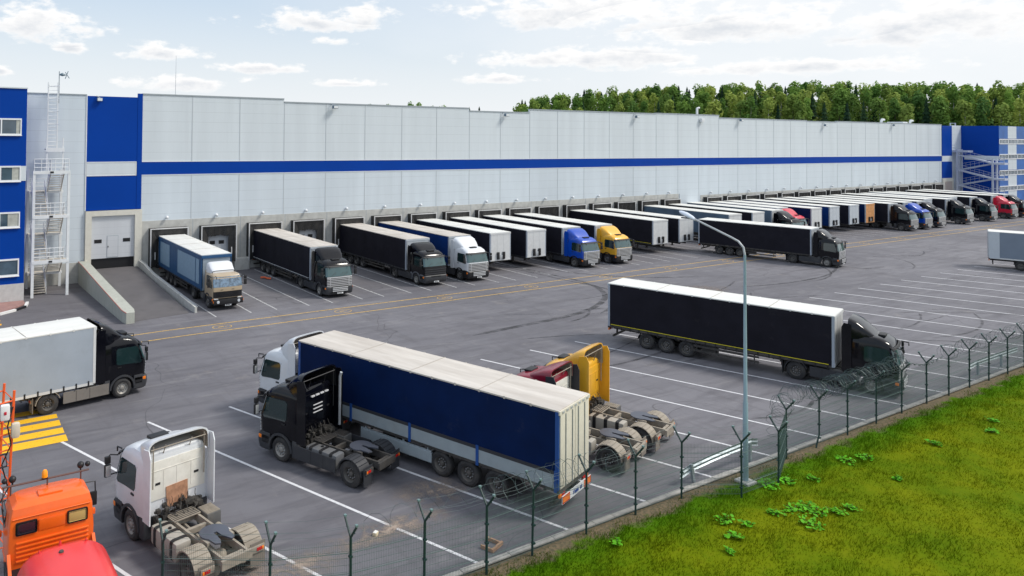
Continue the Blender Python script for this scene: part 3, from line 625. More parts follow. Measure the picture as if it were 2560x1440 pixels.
# pavement at office foot with striped kerb
pink = mat('pink_paving', (.33, .19, .17), .85, var=.15, vscale=3)
solo('pavement', [pink], lambda b: b.prism([(-30, 66.8), (7.1, 66.8), (7.1, 65.5), (5.2, 63.2), (-30, 59.0)], 'z', -.05, .11), kind='structure', smooth=0)
def skerb(b):
    pts = [(7.3, 65.9), (7.0, 64.5), (6.2, 63.6), (5.0, 62.7), (2.5, 61.5), (0, 60.8), (-3, 60.3)]
    P = [Vector(p) for p in pts]; k = 0
    for a, c in zip(P, P[1:]):
        d = c-a; n = max(1, round(d.length/1.0))
        for j in range(n): b.obox((a+d*j/n), d.normalized(), d.length/n, .22, 0, .16+.002*k, 0 if k % 2 else 1); k += 1
solo('striped_kerb', [black, mat('kerb_white', (.75, .74, .72), .6, dirt=.15)], skerb, kind='structure', smooth=0)
# ------------------------------------------------------------------ vehicles (x forward, y left, origin under the front axle)
def paintm(name, col, dirt=.1, rough=.3): return mat(name, col, rough, var=.05, dirt=dirt, dcol=(.22, .20, .17), dscale=1.5, coat=.35, spec=.5)
PB = mat('black_truck_paint', (.003, .0033, .006), .12, spec=.32, coat=.12); PW = paintm('white_truck_paint', (.68, .70, .73), .08); PBL = paintm('blue_truck_paint', (.0, .06, .44), .02)
PY = paintm('yellow_truck_paint', (.80, .42, .03), .08); PR = paintm('red_truck_paint', (.58, .01, .04), .04); PTN = paintm('tan_truck_paint', (.42, .33, .22), .15); PO = paintm('orange_truck_paint', (.88, .135, .012), .02)
PWd = mat('dusty_white_paint', (.74, .72, .66), .5, var=.06, dirt=.3, dcol=(.42, .38, .31), dscale=1.3)
LG = mat('grey_body_plastic', (.032, .034, .04), .55, dirt=.2, dcol=(.12, .11, .095)); BLK = black
def lerp_tab(tab, z):
    for a, b in zip(tab, tab[1:]):
        if z <= b[0]: 
            f = (z-a[0])/(b[0]-a[0]); return [a[i]+(b[i]-a[i])*f for i in range(1, len(a))]
    return list(tab[-1][1:])
TA = [(1.02, -.95, 1.30, 1.20, .22), (1.75, -.95, 1.34, 1.23, .25), (1.9, -.95, 1.29, 1.22, .26), (2.64, -.95, 1.05, 1.17, .28), (2.86, -.95, .90, 1.13, .32), (3.04, -.94, .6, 1.04, .36), (3.13, -.9, .2, .86, .36)]
TC = [(.95, -.85, 1.32, 1.20, .12), (1.75, -.85, 1.36, 1.22, .13), (2.5, -.85, 1.22, 1.18, .14), (2.68, -.84, 1.12, 1.12, .2), (2.76, -.78, .9, .95, .2)]
TO = [(.95, -.95, .55, 1.20, .12), (1.75, -.95, .6, 1.22, .13), (2.45, -.93, .48, 1.17, .16), (2.72, -.86, .34, 1.10, .22), (2.84, -.7, .18, .95, .2)]
def ring(tab, z, off=0, NF=7, NS=3):
    xb, xf, hw, rf = lerp_tab(tab, z); hw += off; xf += off; xb -= off; rb = .07; P = []
    for k in range(3): a = math.pi*1.0+k*math.pi/4; P.append((xb+rb+rb*math.cos(a), -hw+rb+rb*math.sin(a), z))
    for k in range(1, NS+1): P.append((xb+rb+(xf-rf-xb-rb)*k/(NS+1), -hw, z))
    for k in range(NF): a = -math.pi/2+k*math.pi/2/(NF-1); P.append((xf-rf+rf*math.cos(a)-.03*(1), -hw+rf+rf*math.sin(a), z))
    for k in range(1, NS+1): t = k/(NS+1); P.append((xf-.03+.06*math.sin(math.pi*t), (-hw+rf)*(1-t)+(hw-rf)*t, z))
    for k in range(NF): a = k*math.pi/2/(NF-1); P.append((xf-rf+rf*math.cos(a)-.03, hw-rf+rf*math.sin(a), z))
    for k in range(1, NS+1): P.append((xf-rf-(xf-rf-xb-rb)*k/(NS+1), hw, z))
    for k in range(3): a = math.pi/2+k*math.pi/4; P.append((xb+rb+rb*math.cos(a), hw-rb+rb*math.sin(a), z))
    return P
FI0, FI1 = 3+3+2, 3+3+7+3+5          # front point range incl. part of corners
def zs(tab):
    out = []
    for a, b in zip(tab, tab[1:]):
        out += [a[0], (a[0]+b[0])/2]
    return out+[tab[-1][0]]
def patch(b, tab, z0, z1, i0, i1, off, mi=0, n=4, th=.03):
    rows = [ring(tab, z0+(z1-z0)*k/n, off)[i0:i1] for k in range(n+1)]; inner = [ring(tab, z0+(z1-z0)*k/n, off-th)[i0:i1] for k in range(n+1)]
    m_ = len(rows[0]); o = [p for r_ in rows for p in r_]+[p for r_ in inner for p in r_]; K = m_*(n+1); fs = []
    for r_ in range(n):
        for k in range(m_-1):
            a = r_*m_+k; fs.append((a, a+1, a+m_+1, a+m_)); 
    for k in range(m_-1): fs.append((k+1, k, K+k, K+k+1)); a = n*m_+k; fs.append((a, a+1, K+a+1, K+a))
    for r_ in range(n): a = r_*m_; fs.append((a, a+m_, K+a+m_, K+a)); a += m_-1; fs.append((a+m_, a, K+a, K+a+m_))
    b.add(o, fs, mi)
def sidepoly(b, tab, pts, sg, off=.012, mi=0, th=.02):
    out = [(x, sg*(lerp_tab(tab, z)[2]+off), z) for x, z in pts]; inn = [(x, sg*(lerp_tab(tab, z)[2]+off-th), z) for x, z in pts]; n = len(pts)
    b.add(out+inn, [tuple(range(n)) if sg < 0 else tuple(range(n))[::-1]]+[(i, (i+1) % n, n+(i+1) % n, n+i) for i in range(n)], mi)
def wheel_b(wd, r=.51, dual=False):
    def f(b):
        h = wd/2; pr = [(-h+.01, r*.58), (-h, r*.62), (-h-.012, r*.8), (-h+.03, r*.96), (-h+.06, r), (-h+.07+wd*.14, r), (-h+.075+wd*.14, r*.975), (0, r*.975), (0, r), (h-.06, r), (h-.03, r*.96), (h+.012, r*.8), (h, r*.62), (h-.01, r*.58)]
        if dual: pr = [(t*.45-h*.5-.02, q_) for t, q_ in [(-h, r*.58), (-h, r*.8), (-h+.1, r), (h-.1, r), (h, r*.8), (h, r*.55)]]+[(t*.45+h*.5+.02, q_) for t, q_ in [(-h, r*.55), (-h, r*.8), (-h+.1, r), (h-.1, r), (h, r*.8), (h, r*.58)]]
        b.lathe(pr, (0, 0, 0), 'y', 26)
    return f
def rim_b(wd, sg, r=.51, deep=False, cap=False):
    def f(b):
        h = wd/2*sg; d = (.13 if deep else .03)*sg
        pr = [(h, r*.60), (h-.03*sg, r*.56), (h-.03*sg-d*.6, r*.50), (h-.05*sg-d, r*.44), (h-.05*sg-d, r*.26), (h-.02*sg-d*(.1 if not deep else .55), r*.22), (h-.0*sg-d*(.0 if not deep else .45), r*.15), (h-d*(.0 if not deep else .4), .001)]
        b.lathe(pr, (0, 0, 0), 'y', 24)
        for k in range(10):
            a = k*.6283; b.box(r*.35*math.cos(a)-.018, r*.35*math.cos(a)+.018, min(h-.05*sg-d, h-.01*sg-d), max(h-.05*sg-d, h-.01*sg-d)+.012, r*.35*math.sin(a)-.018, r*.35*math.sin(a)+.018, 1)
        # dark openings
        for k in range(8):
            a = k*.7854+.3; b.box(r*.47*math.cos(a)-.022, r*.47*math.cos(a)+.022, min(h-.045*sg-d*.85, h-.03*sg-d*.85), max(h-.045*sg-d*.85, h-.03*sg-d*.85), r*.47*math.sin(a)-.022, r*.47*math.sin(a)+.022, 2)
    return f
def wheel(t, x, y, wd=.32, dual=False, deep=False, rm=None, r=.51):
    sg = 1 if y > 0 else -1
    w_ = part('wheel', t, f'wh{wd}{dual}{r}', [tyre], wheel_b(wd, r, dual), (x, y, r))
    part('rim', w_, f'rm{wd}{sg}{deep}{r}', [rm or rim, galv, black], rim_b(wd*(.98), sg, r, deep))
def deflector(b, prof, inner_mi=1, front=.0):
    # prof list (x, halfwidth, zbase, ztop)
    outer = []; inner = []
    for x, hw, zb, zt in prof:
        o = []; i_ = []
        for k in range(13):
            a = math.pi*k/12; cx = -math.cos(a); sy = math.sin(a)
            ex = math.copysign(abs(cx)**.30, cx); ez = sy**.36
            o.append((x, ex*hw, zb+(zt-zb)*ez)); i_.append((x, ex*(hw-.05), zb+(max(.02, zt-zb-.05))*ez))
        outer.append(o); inner.append(i_)
    b.loft(outer, closed=False, caps=False); b.loft(inner, closed=False, caps=False, mi=inner_mi)
    for a, c in ((outer[-1], inner[-1]), (outer[0], inner[0])):
        n = len(a); b.add(a+c, [(k, k+1, n+k+1, n+k) for k in range(n-1)], 0)
    b.add(outer[0], [tuple(range(13))], 0)
def tractor(t, P, style='a', high=3.85, lod=0, lower=None, grille='chrome', defl=True, fair=True, dirtyback=False, axle2=-3.75, hatch=True, chassis=tan, rear_tip=-4.75, window=None, skirt=True, back=None, fairw=None, visor=True, bumperm=None):
    tab = TC if style == 'c' else TA; lo = lower or LG; pk = P.name+style
    inn = tan if dirtyback else black
    gl = window or glassb
    part('cab', t, 'cab'+style, [P, black], lambda b: [b.loft([ring(tab, z) for z in zs(tab)]), [sidepoly(b, tab, [(x, 1.05 if style != 'c' else 1.0), (x+.015, 1.05 if style != 'c' else 1.0), (x+.015-dx, 2.6), (x-dx, 2.6)], s2, .004, 1) for s2 in (-1, 1) for x, dx in ((-.38, 0), (.98, .0 if style == 'c' else .12))]])
    part('windshield', t, 'ws'+style, [gl], lambda b: patch(b, tab, 1.82, 2.60, FI0, FI1, .012))
    for sg in (-1, 1):
        part('side_window', t, f'sw{style}{sg}', [glass], lambda b: sidepoly(b, tab, [(-.34, 1.86), (-.27, 1.76), (.35, 1.74), (.95, 1.68), (1.03, 1.76), (.84, 2.50), (.74, 2.58), (-.24, 2.60), (-.34, 2.5)], sg))
        if style != 'c' and not lod:
            part('door_handle', t, f'dh{sg}', [black], lambda b: b.box(-.28, -.08, min(sg*1.225, sg*1.26), max(sg*1.225, sg*1.26), 1.6, 1.66), smooth=0)
        # wheel arch
        part('wheel_arch', t, f'wa{style}{sg}', [lo], lambda b: arch(b, 0, sg, .60, .70, .95, 1.25, 0, 180))
        part('step', t, f'st{style}{sg}', [lo, black], lambda b: [b.bev(.62, 1.12, min(sg*.95, sg*1.235), max(sg*.95, sg*1.235), .55, 1.06, .04), b.box(.68, 1.05, min(sg*1.225, sg*1.245), max(sg*1.225, sg*1.245), .66, .8, 1), b.bev(-1.0, -.66, min(sg*.8, sg*1.22), max(sg*.8, sg*1.22), .35, 1.06, .04)])
        def mir(b):
            y = sg*1.52; b.tube([(1.0, sg*1.2, 2.58), (1.16, sg*1.42, 2.6), (1.16, y, 2.5)], .025, 4); b.tube([(1.05, sg*1.2, 1.95), (1.16, y, 1.9)], .025, 4)
            b.bev(1.1, 1.22, min(y-.11, y+.11), max(y-.11, y+.11), 1.85, 2.28, .03); b.bev(1.1, 1.22, y-.1, y+.1, 2.31, 2.56, .03)
            b.box(1.09, 1.1, y-.09, y+.09, 1.88, 2.25, 1); b.tube([(1.15, sg*1.0, 2.7), (1.5, sg*1.0, 2.66), (1.5, sg*1.0, 2.5)], .03, 4)
        part('mirror', t, f'mi{style}{sg}', [black, chrome], mir)
        part('headlight', t, f'hl{style}{sg}', [lamp_g, amber], lambda b: [patch_box(b, 1.30, sg, .70, .98)])
    # grille
    if style == 'c':
        part('grille', t, 'grc', [black, PTN], lambda b: [patch(b, tab, 1.0, 1.48, FI0+1, FI1-1, .015), [b.box(1.36, 1.40, -.9, .9, 1.04+.1*k, 1.07+.1*k, 0) for k in range(5)], b.box(1.37, 1.39, -.6, -.4, 1.6, 1.63, 0), b.box(1.37, 1.39, .3, .5, 1.6, 1.63, 0)])
        part('front_bumper', t, 'fbc', [BLK, lamp_g, amber], lambda b: [b.bev(.95, 1.52, -1.22, 1.22, .48, .9, .05), [b.lathe([(0, .12), (.03, .11), (.04, .001)], (1.52, s2*.85, .70), 'x', 14, 1) for s2 in (-1, 1)], [b.box(1.4, 1.5, min(s2*1.1, s2*1.24), max(s2*1.1, s2*1.24), .66, .8, 2) for s2 in (-1, 1)]])
    else:
        gm = chrome if grille == 'chrome' else (P if grille == 'paint' else LG)
        def gr(b):
            patch(b, tab, .98, 1.78, FI0+2, FI1-2, .010, 0)
            nb = 5 if style == 'a' else 3
            for k in range(nb):
                zz = 1.0+.142*k if style == 'a' else 1.1+.2*k
                patch(b, tab, zz, zz+(.078 if style == 'a' else .09), FI0+2, FI1-2, .035, 1, 1, .04)
            if style == 'a':
                b.box(1.40, 1.44, -.72, .72, .50, .98, 0)
                for zz in (.56, .70, .84): b.bev(1.42, 1.475, -.70+.04*(.84-zz), .70-.04*(.84-zz), zz, zz+.085, .015, 1)
                patch(b, tab, 1.70, 1.79, FI0+2, FI1-2, .03, 1, 1, .04)
                for y in (-.86, .82): b.prism([(y, .98), (y+.05, .98), (y+.05, 1.75), (y, 1.75)], 'x', 1.28, 1.345, 1)
        part('grille', t, f'gr{style}{gm.name}', [black, gm], gr)
        bm_ = bumperm or lo
        def bump(b):
            rows = []
            for z, xf, hw, xb in ((.30, 1.30, 1.16, .68), (.36, 1.36, 1.22, .62), (.62, 1.42, 1.235, .62), (.92, 1.40, 1.235, .62), (.99, 1.34, 1.21, .64)):
                rf = .22; P_ = [(xb, -hw, z)]+[(xf-rf+rf*math.sin(a), -hw+rf-rf*math.cos(a), z) for a in [k*math.pi/10 for k in range(6)]]+[(xf-rf+rf*math.cos(a), hw-rf+rf*math.sin(a), z) for a in [k*math.pi/10 for k in range(6)]]+[(xb, hw, z)]
                rows.append(P_)
            b.loft(rows)
            b.box(1.40, 1.44, -.75, .75, .42, .52, 1); b.box(1.40, 1.435, -.5, .5, .86, .94, 1)
        part('front_bumper', t, f'fb{style}', [bm_, black], bump)
    part('license_plate', t, 'lp', [white, black], lambda b: [b.box(1.445, 1.46, -.26, .26, .36, .48), b.box(1.461, 1.463, -.2, -.06, .39, .45, 1), b.box(1.461, 1.463, -.02, .12, .39, .45, 1)], smooth=0)
    if not lod: part('wiper', t, 'wp', [black], lambda b: [b.tube([(1.335, y, 1.86), (1.27, y+.42, 2.12)], .014, 4) for y in (-.75, 0, .35)])
    if visor: part('sun_visor', t, f'vs{style}', [black if style != 'a2' else P], lambda b: patch(b, tab, 2.60, 2.70, FI0, FI1, .10, 0, 1, .06))
    if defl:
        pr = {'a': [(.12, .80, 3.0, 3.12), (-.08, .94, 2.98, 3.12+(high-3.12)*.24), (-.38, 1.06, 2.93, 3.12+(high-3.12)*.56), (-.68, 1.13, 2.88, 3.12+(high-3.12)*.84), (-.98, 1.17, 2.85, high), (-1.12, 1.18, 2.85, high+.02)]}['a']
        if style == 'c': pr = [(.25, .95, 2.7, 2.95), (-.1, 1.0, 2.7, high-.35), (-.5, 1.05, 2.7, high-.02), (-.9, 1.05, 2.7, high)]
        fm = PW if style == 'c' else P
        part('roof_deflector', t, f'df{style}{high}', [fm, inn], lambda b: deflector(b, pr), smooth=.9)
        if style != 'c': part('deflector_bracket', t, f'db{high}', [inn], lambda b: [b.tube([(-1.08, y, 2.0), (-1.08, y, high-.2)], .025, 4) for y in (-1.0, .95)]+[b.tube([(-.9, y, 3.0), (-1.1, y, high-.25)], .02, 4) for y in (-.5, .5)]+[b.tube([(-1.1, -1.05, high-.3), (-1.1, 1.05, high-.3)], .02, 4)])
    if hatch and style != 'c': part('roof_hatch', t, 'rh', [black], lambda b: b.bev(.22, .58, -.35, .35, 3.06, 3.17, .03))
    if fair and style != 'c':
        fw = fairw or P
        for sg in (-1, 1): part('side_fairing', t, f'sf{high}{sg}', [fw, inn], lambda b: [b.prism([(-.93, 1.0), (-1.42, 1.0), (-1.42, high-.45), (-1.3, high-.2), (-.93, high-.25)], 'y', sg*1.215-.02, sg*1.215+.02)], smooth=0)
    # cab back wall details and machinery behind the cab
    cm = chassis
    if not lod:
        bk = back or (PWd if P is PW else P)
        def back(b):
            b.bev(-.985, -.94, -1.1, 1.1, 1.55, 2.85, .02)
            for y in (-.55, 0, .5): b.box(-.995, -.985, y-.012, y+.012, 1.7, 2.5)
            b.box(-.998, -.985, -1.0, 1.0, 2.52, 2.54)
            for y in (-.75, .72): b.bev(-1.0, -.98, y-.09, y+.09, 2.05, 2.13, .008, 1)
        part('cab_back_panel', t, 'cbp', [bk, black], back)
        eng = mat('greasy_machinery', (.03, .028, .026), .6, var=.5, vscale=7, dirt=.3, dcol=(.2, .18, .15), dscale=4)
        def mach(b):
            rnd = random.Random(9)
            for k in range(46):
                x = rnd.uniform(-1.25, -.95); y = rnd.uniform(-.9, .9); z = rnd.uniform(.9, 1.52-abs(y)*.3); s2 = rnd.uniform(.03, .10); b.bev(x-s2, x+s2, y-s2, y+s2, z-s2, z+s2, .02)
            for k in range(4):
                y = rnd.uniform(-.8, .8); b.tube([(-1.0, y, 1.5), (-1.15, y+.1, 1.42), (-1.3, y+rnd.uniform(-.3, .3), 1.15), (-1.5, y*.4, 1.0)], .014, 5)
            for q_, (y, zc_) in enumerate(((-.35, 1.7), (0, 1.65), (.25, 1.72))):
                pts = [(-1.15+.06*math.cos(k*1.1), y+.012*k, zc_-.15-.40*math.sin(math.pi*k/30)+.06*math.sin(k*1.1)) for k in range(30)]; b.tube(pts, .009, 4)
        part('machinery', t, 'mch', [eng], mach)
    def rails(b):
        for y in (-.42, .42): b.box(rear_tip+.1, .9, y-.04, y+.04, .72, .98)
        for x in (-1.5, -2.3, -3.0, axle2-.75): b.box(x-.06, x+.06, -.38, .38, .76, .93)
        b.box(rear_tip, rear_tip+.1, -.55, .55, .70, .98); b.tube([(0, -.9, .5), (0, .9, .5)], .08, 6); b.tube([(axle2, -.9, .5), (axle2, .9, .5)], .12, 8); b.sphere((axle2, 0, .52), .26, 8)
        b.tube([(-1.2, 0, .7), (axle2, 0, .55)], .07, 6)
        for y in (-.5, .5):
            b.tube([(axle2+.5, y, .5), (axle2-.55, y, .45)], .05, 5); b.lathe([(0, .15), (.1, .17), (.2, .15), (.3, .16)], (axle2-.5, y, .42), 'z', 12); b.lathe([(0, .15), (.1, .17), (.2, .15), (.3, .16)], (axle2+.45, y, .42), 'z', 12)
    part('chassis_frame', t, f'cf{axle2}', [cm], rails)
    tk = galv if chassis is not tan else mat('dusty_tank', (.40, .375, .33), .6, metal=.2, dirt=.3, dcol=(.25, .21, .17))
    if chassis is dark: tk = mat('grey_tank', (.12, .125, .135), .5, dirt=.35, dcol=(.2, .18, .15))
    xt0 = axle2+.72
    part('fuel_tank', t, f'ftl{axle2}', [tk, black], lambda b: [b.bev(xt0, -1.35, .58, 1.16, .42, 1.02, .11)]+[b.bev(x-.03, x+.03, .57, 1.17, .41, 1.035, .11, 1) for x in (xt0+.3, (xt0-1.35)/2, -1.65)]+[b.lathe([(0, .06), (.04, .06), (.05, .001)], (-2.0, .8, 1.02), 'z', 10, 1)])
    part('battery_box', t, 'bb', [mat('battery_grey', (.10, .10, .10), .6, dirt=.35, dcol=(.25, .22, .18)), cm], lambda b: [b.bev(-2.05, -1.35, -1.12, -.58, .45, 1.0, .03, 0)]+[b.box(-2.0+.08*k, -1.97+.08*k, -1.1, -.6, 1.0, 1.03, 1) for k in range(8)]+[b.lathe([(0, .001), (.02, .14), (.5, .14), (.52, .001)], (-2.75, -.85, .62), 'x', 12, 1)]) if axle2 > -5 else None
    if skirt and not lod and style != 'c':
        skm_ = mat('skirt_dusty', (.20, .18, .16), .7, dirt=.4, dcol=(.11, .10, .09)) if chassis is tan else LG
        for sg in (-1, 1): part('side_skirt', t, f'ssk{axle2}{sg}', [skm_, black], lambda b: [b.bev(axle2+.72, -.72, min(sg*1.18, sg*1.225), max(sg*1.18, sg*1.225), .36, .92, .02), b.box(-1.72, -1.70, min(sg*1.2, sg*1.228), max(sg*1.2, sg*1.228), .38, .9, 1), b.box(-2.4, -2.38, min(sg*1.2, sg*1.228), max(sg*1.2, sg*1.228), .38, .9, 1)], smooth=0)
    if not lod:
        part('catwalk', t, 'cw', [cm, black], lambda b: [b.box(-1.75, -1.15, -.5, .5, 1.0, 1.03)]+[b.box(-1.7+.1*k, -1.66+.1*k, -.48, .48, 1.031, 1.036, 1) for k in range(6)])
    def fifth(b):
        n = 22; P_ = []
        for k in range(n+1):
            a = R(200)+R(320)*k/n*1.0; P_.append((axle2+.12+.46*math.cos(a), .46*math.sin(a)))
        P_ = [(axle2+.35+.46*math.cos(a), .48*math.sin(a)) for a in [R(-128+256*k/20) for k in range(21)]]
        P_ += [(axle2-.28, .36), (axle2-.38, .2), (axle2+.02, .07), (axle2+.30, .06), (axle2+.30, -.06), (axle2+.02, -.07), (axle2-.38, -.2), (axle2-.28, -.36)]
        b.prism(P_, 'z', 1.14, 1.19); b.box(axle2-.05, axle2+.35, -.5, -.4, .98, 1.14, 1); b.box(axle2-.05, axle2+.35, .4, .5, .98, 1.14, 1)
    if not lod or lod == 1: part('fifth_wheel', t, f'fw{axle2}', [mat('fifth_wheel_steel', (.10, .11, .14), .4, metal=.4, dirt=.2), cm], fifth, smooth=0)
    fd = LG if chassis is dark else tan
    for sg in (-1, 1):
        def fen(b):
            arch(b, axle2, sg, .58, .62, .60, 1.24, 20, 175)
            for a in range(35, 170, 17): 
                ca, sa = math.cos(R(a)), math.sin(R(a)); x = axle2+.63*ca; z = .51+.63*sa; b.box(x-.012, x+.012, min(sg*.62, sg*1.22), max(sg*.62, sg*1.22), z-.012, z+.008)
        part('fender', t, f'fe{axle2}{sg}', [fd], fen)
        part('mudflap', t, f'mf{axle2}{sg}', [mat('dusty_flap', (.19, .165, .14), .85, dirt=.3) if chassis is not dark else LG], lambda b: b.box(axle2-.74, axle2-.71, min(sg*.66, sg*1.22), max(sg*.66, sg*1.22), .22, .95), smooth=0)
        part('tail_light', t, f'tl{axle2}{sg}', [red_l, amber, cm], lambda b: [b.bev(axle2-.80, axle2-.74, min(sg*.68, sg*1.16), max(sg*.68, sg*1.16), .66, .86, .01, 2), b.bev(axle2-.815, axle2-.79, min(sg*.85, sg*1.04), max(sg*.85, sg*1.04), .71, .81, .008, 0), b.bev(axle2-.815, axle2-.79, min(sg*1.05, sg*1.12), max(sg*1.05, sg*1.12), .71, .81, .008, 1)])
        wheel(t, 0, sg*1.06, .30, rm=rim if lod or chassis is dark and P is not PB else mat('dusty_alloy', (.30, .29, .27), .5, metal=.3, dirt=.35, dcol=(.2, .17, .14)), r=.51)
        wheel(t, axle2, sg*.93, .56, True, True)
def arch(b, cx, sg, r0, r1, y0, y1, a0=0, a1=180, n=14, zc=.51):
    ya, yb = sorted((sg*y0, sg*y1)); vs = []
    for k in range(n+1):
        a = R(a0+(a1-a0)*k/n)
        for r_, y in ((r0, ya), (r1, ya), (r1, yb), (r0, yb)): vs.append((cx+r_*math.cos(a), y, zc+r_*math.sin(a)))
    rings = [vs[i*4:(i+1)*4] for i in range(n+1)]
    b.loft(rings)
def patch_box(b, x, sg, z0, z1):
    b.bev(x-.14, x+.075, min(sg*.78, sg*1.14), max(sg*.78, sg*1.14), z0+.02, z1-.03, .05, 0); b.bev(x-.2, x-.02, min(sg*1.12, sg*1.245), max(sg*1.12, sg*1.245), z0+.05, z1-.06, .04, 1)
# ------------------------------------------------------------------ trailers
def cloth(name, col, rough=.65, dirt=.08): return mat(name, col, rough, var=.07 if col[0] > .1 else .2, vscale=.7, dirt=dirt, dcol=(.14, .135, .13), dscale=.9, bump=.15, bscale=1.5, stretch=None, spec=.12)
CB = cloth('black_curtain', (.013, .0125, .019), .6, .04); CN = cloth('navy_curtain', (.001, .012, .062), .6, .03); CG = cloth('silver_curtain', (.34, .385, .44), .45, .1); CBL = cloth('blue_curtain', (.003, .03, .15)); CGB = cloth('grey_blue_curtain', (.10, .15, .21))
RW = mat('roof_tarp_white', (.70, .70, .67), .6, var=.06, vscale=.8, dirt=.25, dcol=(.50, .47, .42), dscale=.35, stretch=(.4, 2.5, 1))
RD = mat('roof_tarp_dirty', (.66, .62, .57), .65, var=.10, vscale=.8, dirt=.72, dcol=(.42, .375, .33), dscale=.45, stretch=(.35, 2.5, 1))
FG = mat('trailer_front_grey', (.50, .54, .58), .5, var=.05, dirt=.15, dcol=(.35, .34, .33)); FWm = mat('trailer_front_white', (.62, .63, .63), .5, var=.05, dirt=.2, dcol=(.4, .37, .33)); FO = mat('orange_board', (.62, .30, .12), .6, var=.2, dirt=.2)
RC = mat('cream_rear_door', (.66, .62, .52), .5, var=.05, dirt=.2, dcol=(.45, .4, .32)); POST = mat('post_grey', (.33, .37, .43), .5, dirt=.15); BP = mat('post_blue', (.01, .07, .28), .5, dirt=.1); SB = mat('sideboard_grey', (.30, .35, .38), .5, var=.06, dirt=.3, dcol=(.28, .27, .24))
def trailer(t, cur=CB, roof=RW, front=FG, rear=FG, post=POST, side='', lod=0, L=13.6, X0=-1.62, line=None, buckles=False, axles=True, legs=True, key='', brackets=False, hem=None):
    x1 = X0; x0 = X0-L; k0 = f'{L}{X0}'
    def roofm(b):
        n = 34; hw = 1.275; rows = []
        for i in range(n+1):
            x = x0+(x1-x0)*i/n; s2 = .012*math.sin(i*2.1)+.008*math.sin(i*.9); rows.append([(x, -hw, 3.93), (x, -hw, 3.985), (x, -hw+.06, 4.0), (x, -.4, 4.0+s2), (x, .4, 4.0+s2*.7), (x, hw-.06, 4.0), (x, hw, 3.985), (x, hw, 3.93)])
        b.loft(rows)
        if not lod:
            for i in range(1, 4): b.box(x0+(x1-x0)*i/4-.015, x0+(x1-x0)*i/4+.015, -1.2, 1.2, 3.99, 4.014, 1)
            for i in range(1, 12):
                x = x0+(x1-x0)*i/12
                for sg in (-1, 1): b.box(x-.04, x+.04, min(sg*1.26, sg*1.284), max(sg*1.26, sg*1.284), 3.9, 4.006)
    part('roof', t, 'tr'+k0+str(lod), [roof, mat('roof_seam', (.42, .39, .35), .7)], roofm, smooth=.9)
    zlo = 1.78 if side == 'boards' else 1.18
    for sg in (-1, 1):
        def curt(b):
            n = 48; rows = []
            for i in range(n+1):
                x = x0+.12+(x1-x0-.24)*i/n; d = .010*math.sin(i*.8)+.006*math.sin(i*2.3)
                yy = 1.262; rows.append([(x, sg*(yy-.03), 3.95), (x, sg*(yy+d*.3), 3.95), (x, sg*(yy+d), 3.0), (x, sg*(yy+d*1.2), 2.0), (x, sg*(yy+.004), zlo), (x, sg*(yy-.03), zlo)])
            b.loft(rows)
            if hem or not lod:
                b.box(x0+.1, x1-.1, min(sg*1.24, sg*1.27), max(sg*1.24, sg*1.27), zlo-.14, zlo-.004, 1)
                if line: 
                    b.box(x0+.2, x1-.3, min(sg*1.272, sg*1.282), max(sg*1.272, sg*1.282), zlo+.03, zlo+.065, 2)
            if buckles or (not lod and side != 'boards'):
                for i in range(22):
                    x = x0+.35+(L-.7)*i/21; b.box(x-.035, x+.035, min(sg*1.268, sg*1.29), max(sg*1.268, sg*1.29), zlo-.22, zlo+(.09 if buckles else .0), 3)
        part('curtain', t, f'tc{k0}{sg}{side}{buckles}{bool(line)}{lod}{bool(hem)}', [cur, hem or LG, line or LG, black], curt)
        if side == 'boards':
            part('sideboard', t, f'sb{k0}{sg}', [SB], lambda b: b.box(x0+.1, x1-.1, min(sg*1.235, sg*1.268), max(sg*1.235, sg*1.268), 1.14, 1.76), smooth=0)
            for q_ in range(5): part('sideboard_post', t, f'sp{k0}{sg}{q_}', [BP], lambda b: b.box(x0+L*q_/4*.985+.05, x0+L*q_/4*.985+.17, min(sg*1.26, sg*1.30), max(sg*1.26, sg*1.30), 1.02, 1.80), smooth=0)
        for x in (x0+.0, x1-.14): part('corner_post', t, f'cp{k0}{sg}{x}', [post], lambda b: b.box(x, x+.14, min(sg*1.16, sg*1.28), max(sg*1.16, sg*1.28), 1.1, 3.94), smooth=0)
    def fr(b):
        b.box(x1-.05, x1-.0, -1.2, 1.2, 1.12, 3.93); b.box(x1-.02, x1+.03, -1.27, 1.27, 3.8, 3.97); b.box(x1-.01, x1+.015, -1.2, 1.2, 1.12, 1.3)
        for y in (-.4, .4): b.box(x1, x1+.01, y-.02, y+.02, 1.3, 3.8)
    part('front_wall', t, 'tf'+k0, [front], fr, smooth=0)
    if brackets: part('bracket', t, 'tbk'+k0, [black, galv], lambda b: [b.bev(x1+.01, x1+.16, y-.13, y+.13, 1.25, 2.0, .03) for y in (-.35, .35)]+[b.bev(x1+.02, x1+.1, -.2, .2, 1.3, 1.7, .02, 1)])
    def rr(b):
        for s2 in (-1, 1):
            b.bev(x0-.04, x0+.02, min(s2*.02, s2*1.2), max(s2*.02, s2*1.2), 1.15, 3.82, .01)
            for y in (.25, .8): b.tube([(x0-.06, s2*y, 1.15), (x0-.06, s2*y, 3.8)], .018, 5, 1)
        b.box(x0-.05, x0+.02, -1.28, 1.28, 3.83, 3.97); b.box(x0-.03, x0-.005, -1.2, -.02, 1.5, 1.503, 1)
        for k in range(7): b.box(x0-.065, x0-.05, -1.1+.34*k, -.95+.34*k, 3.86, 3.93, 1)
    part('rear_door', t, 'trd'+k0, [rear, galv], rr)
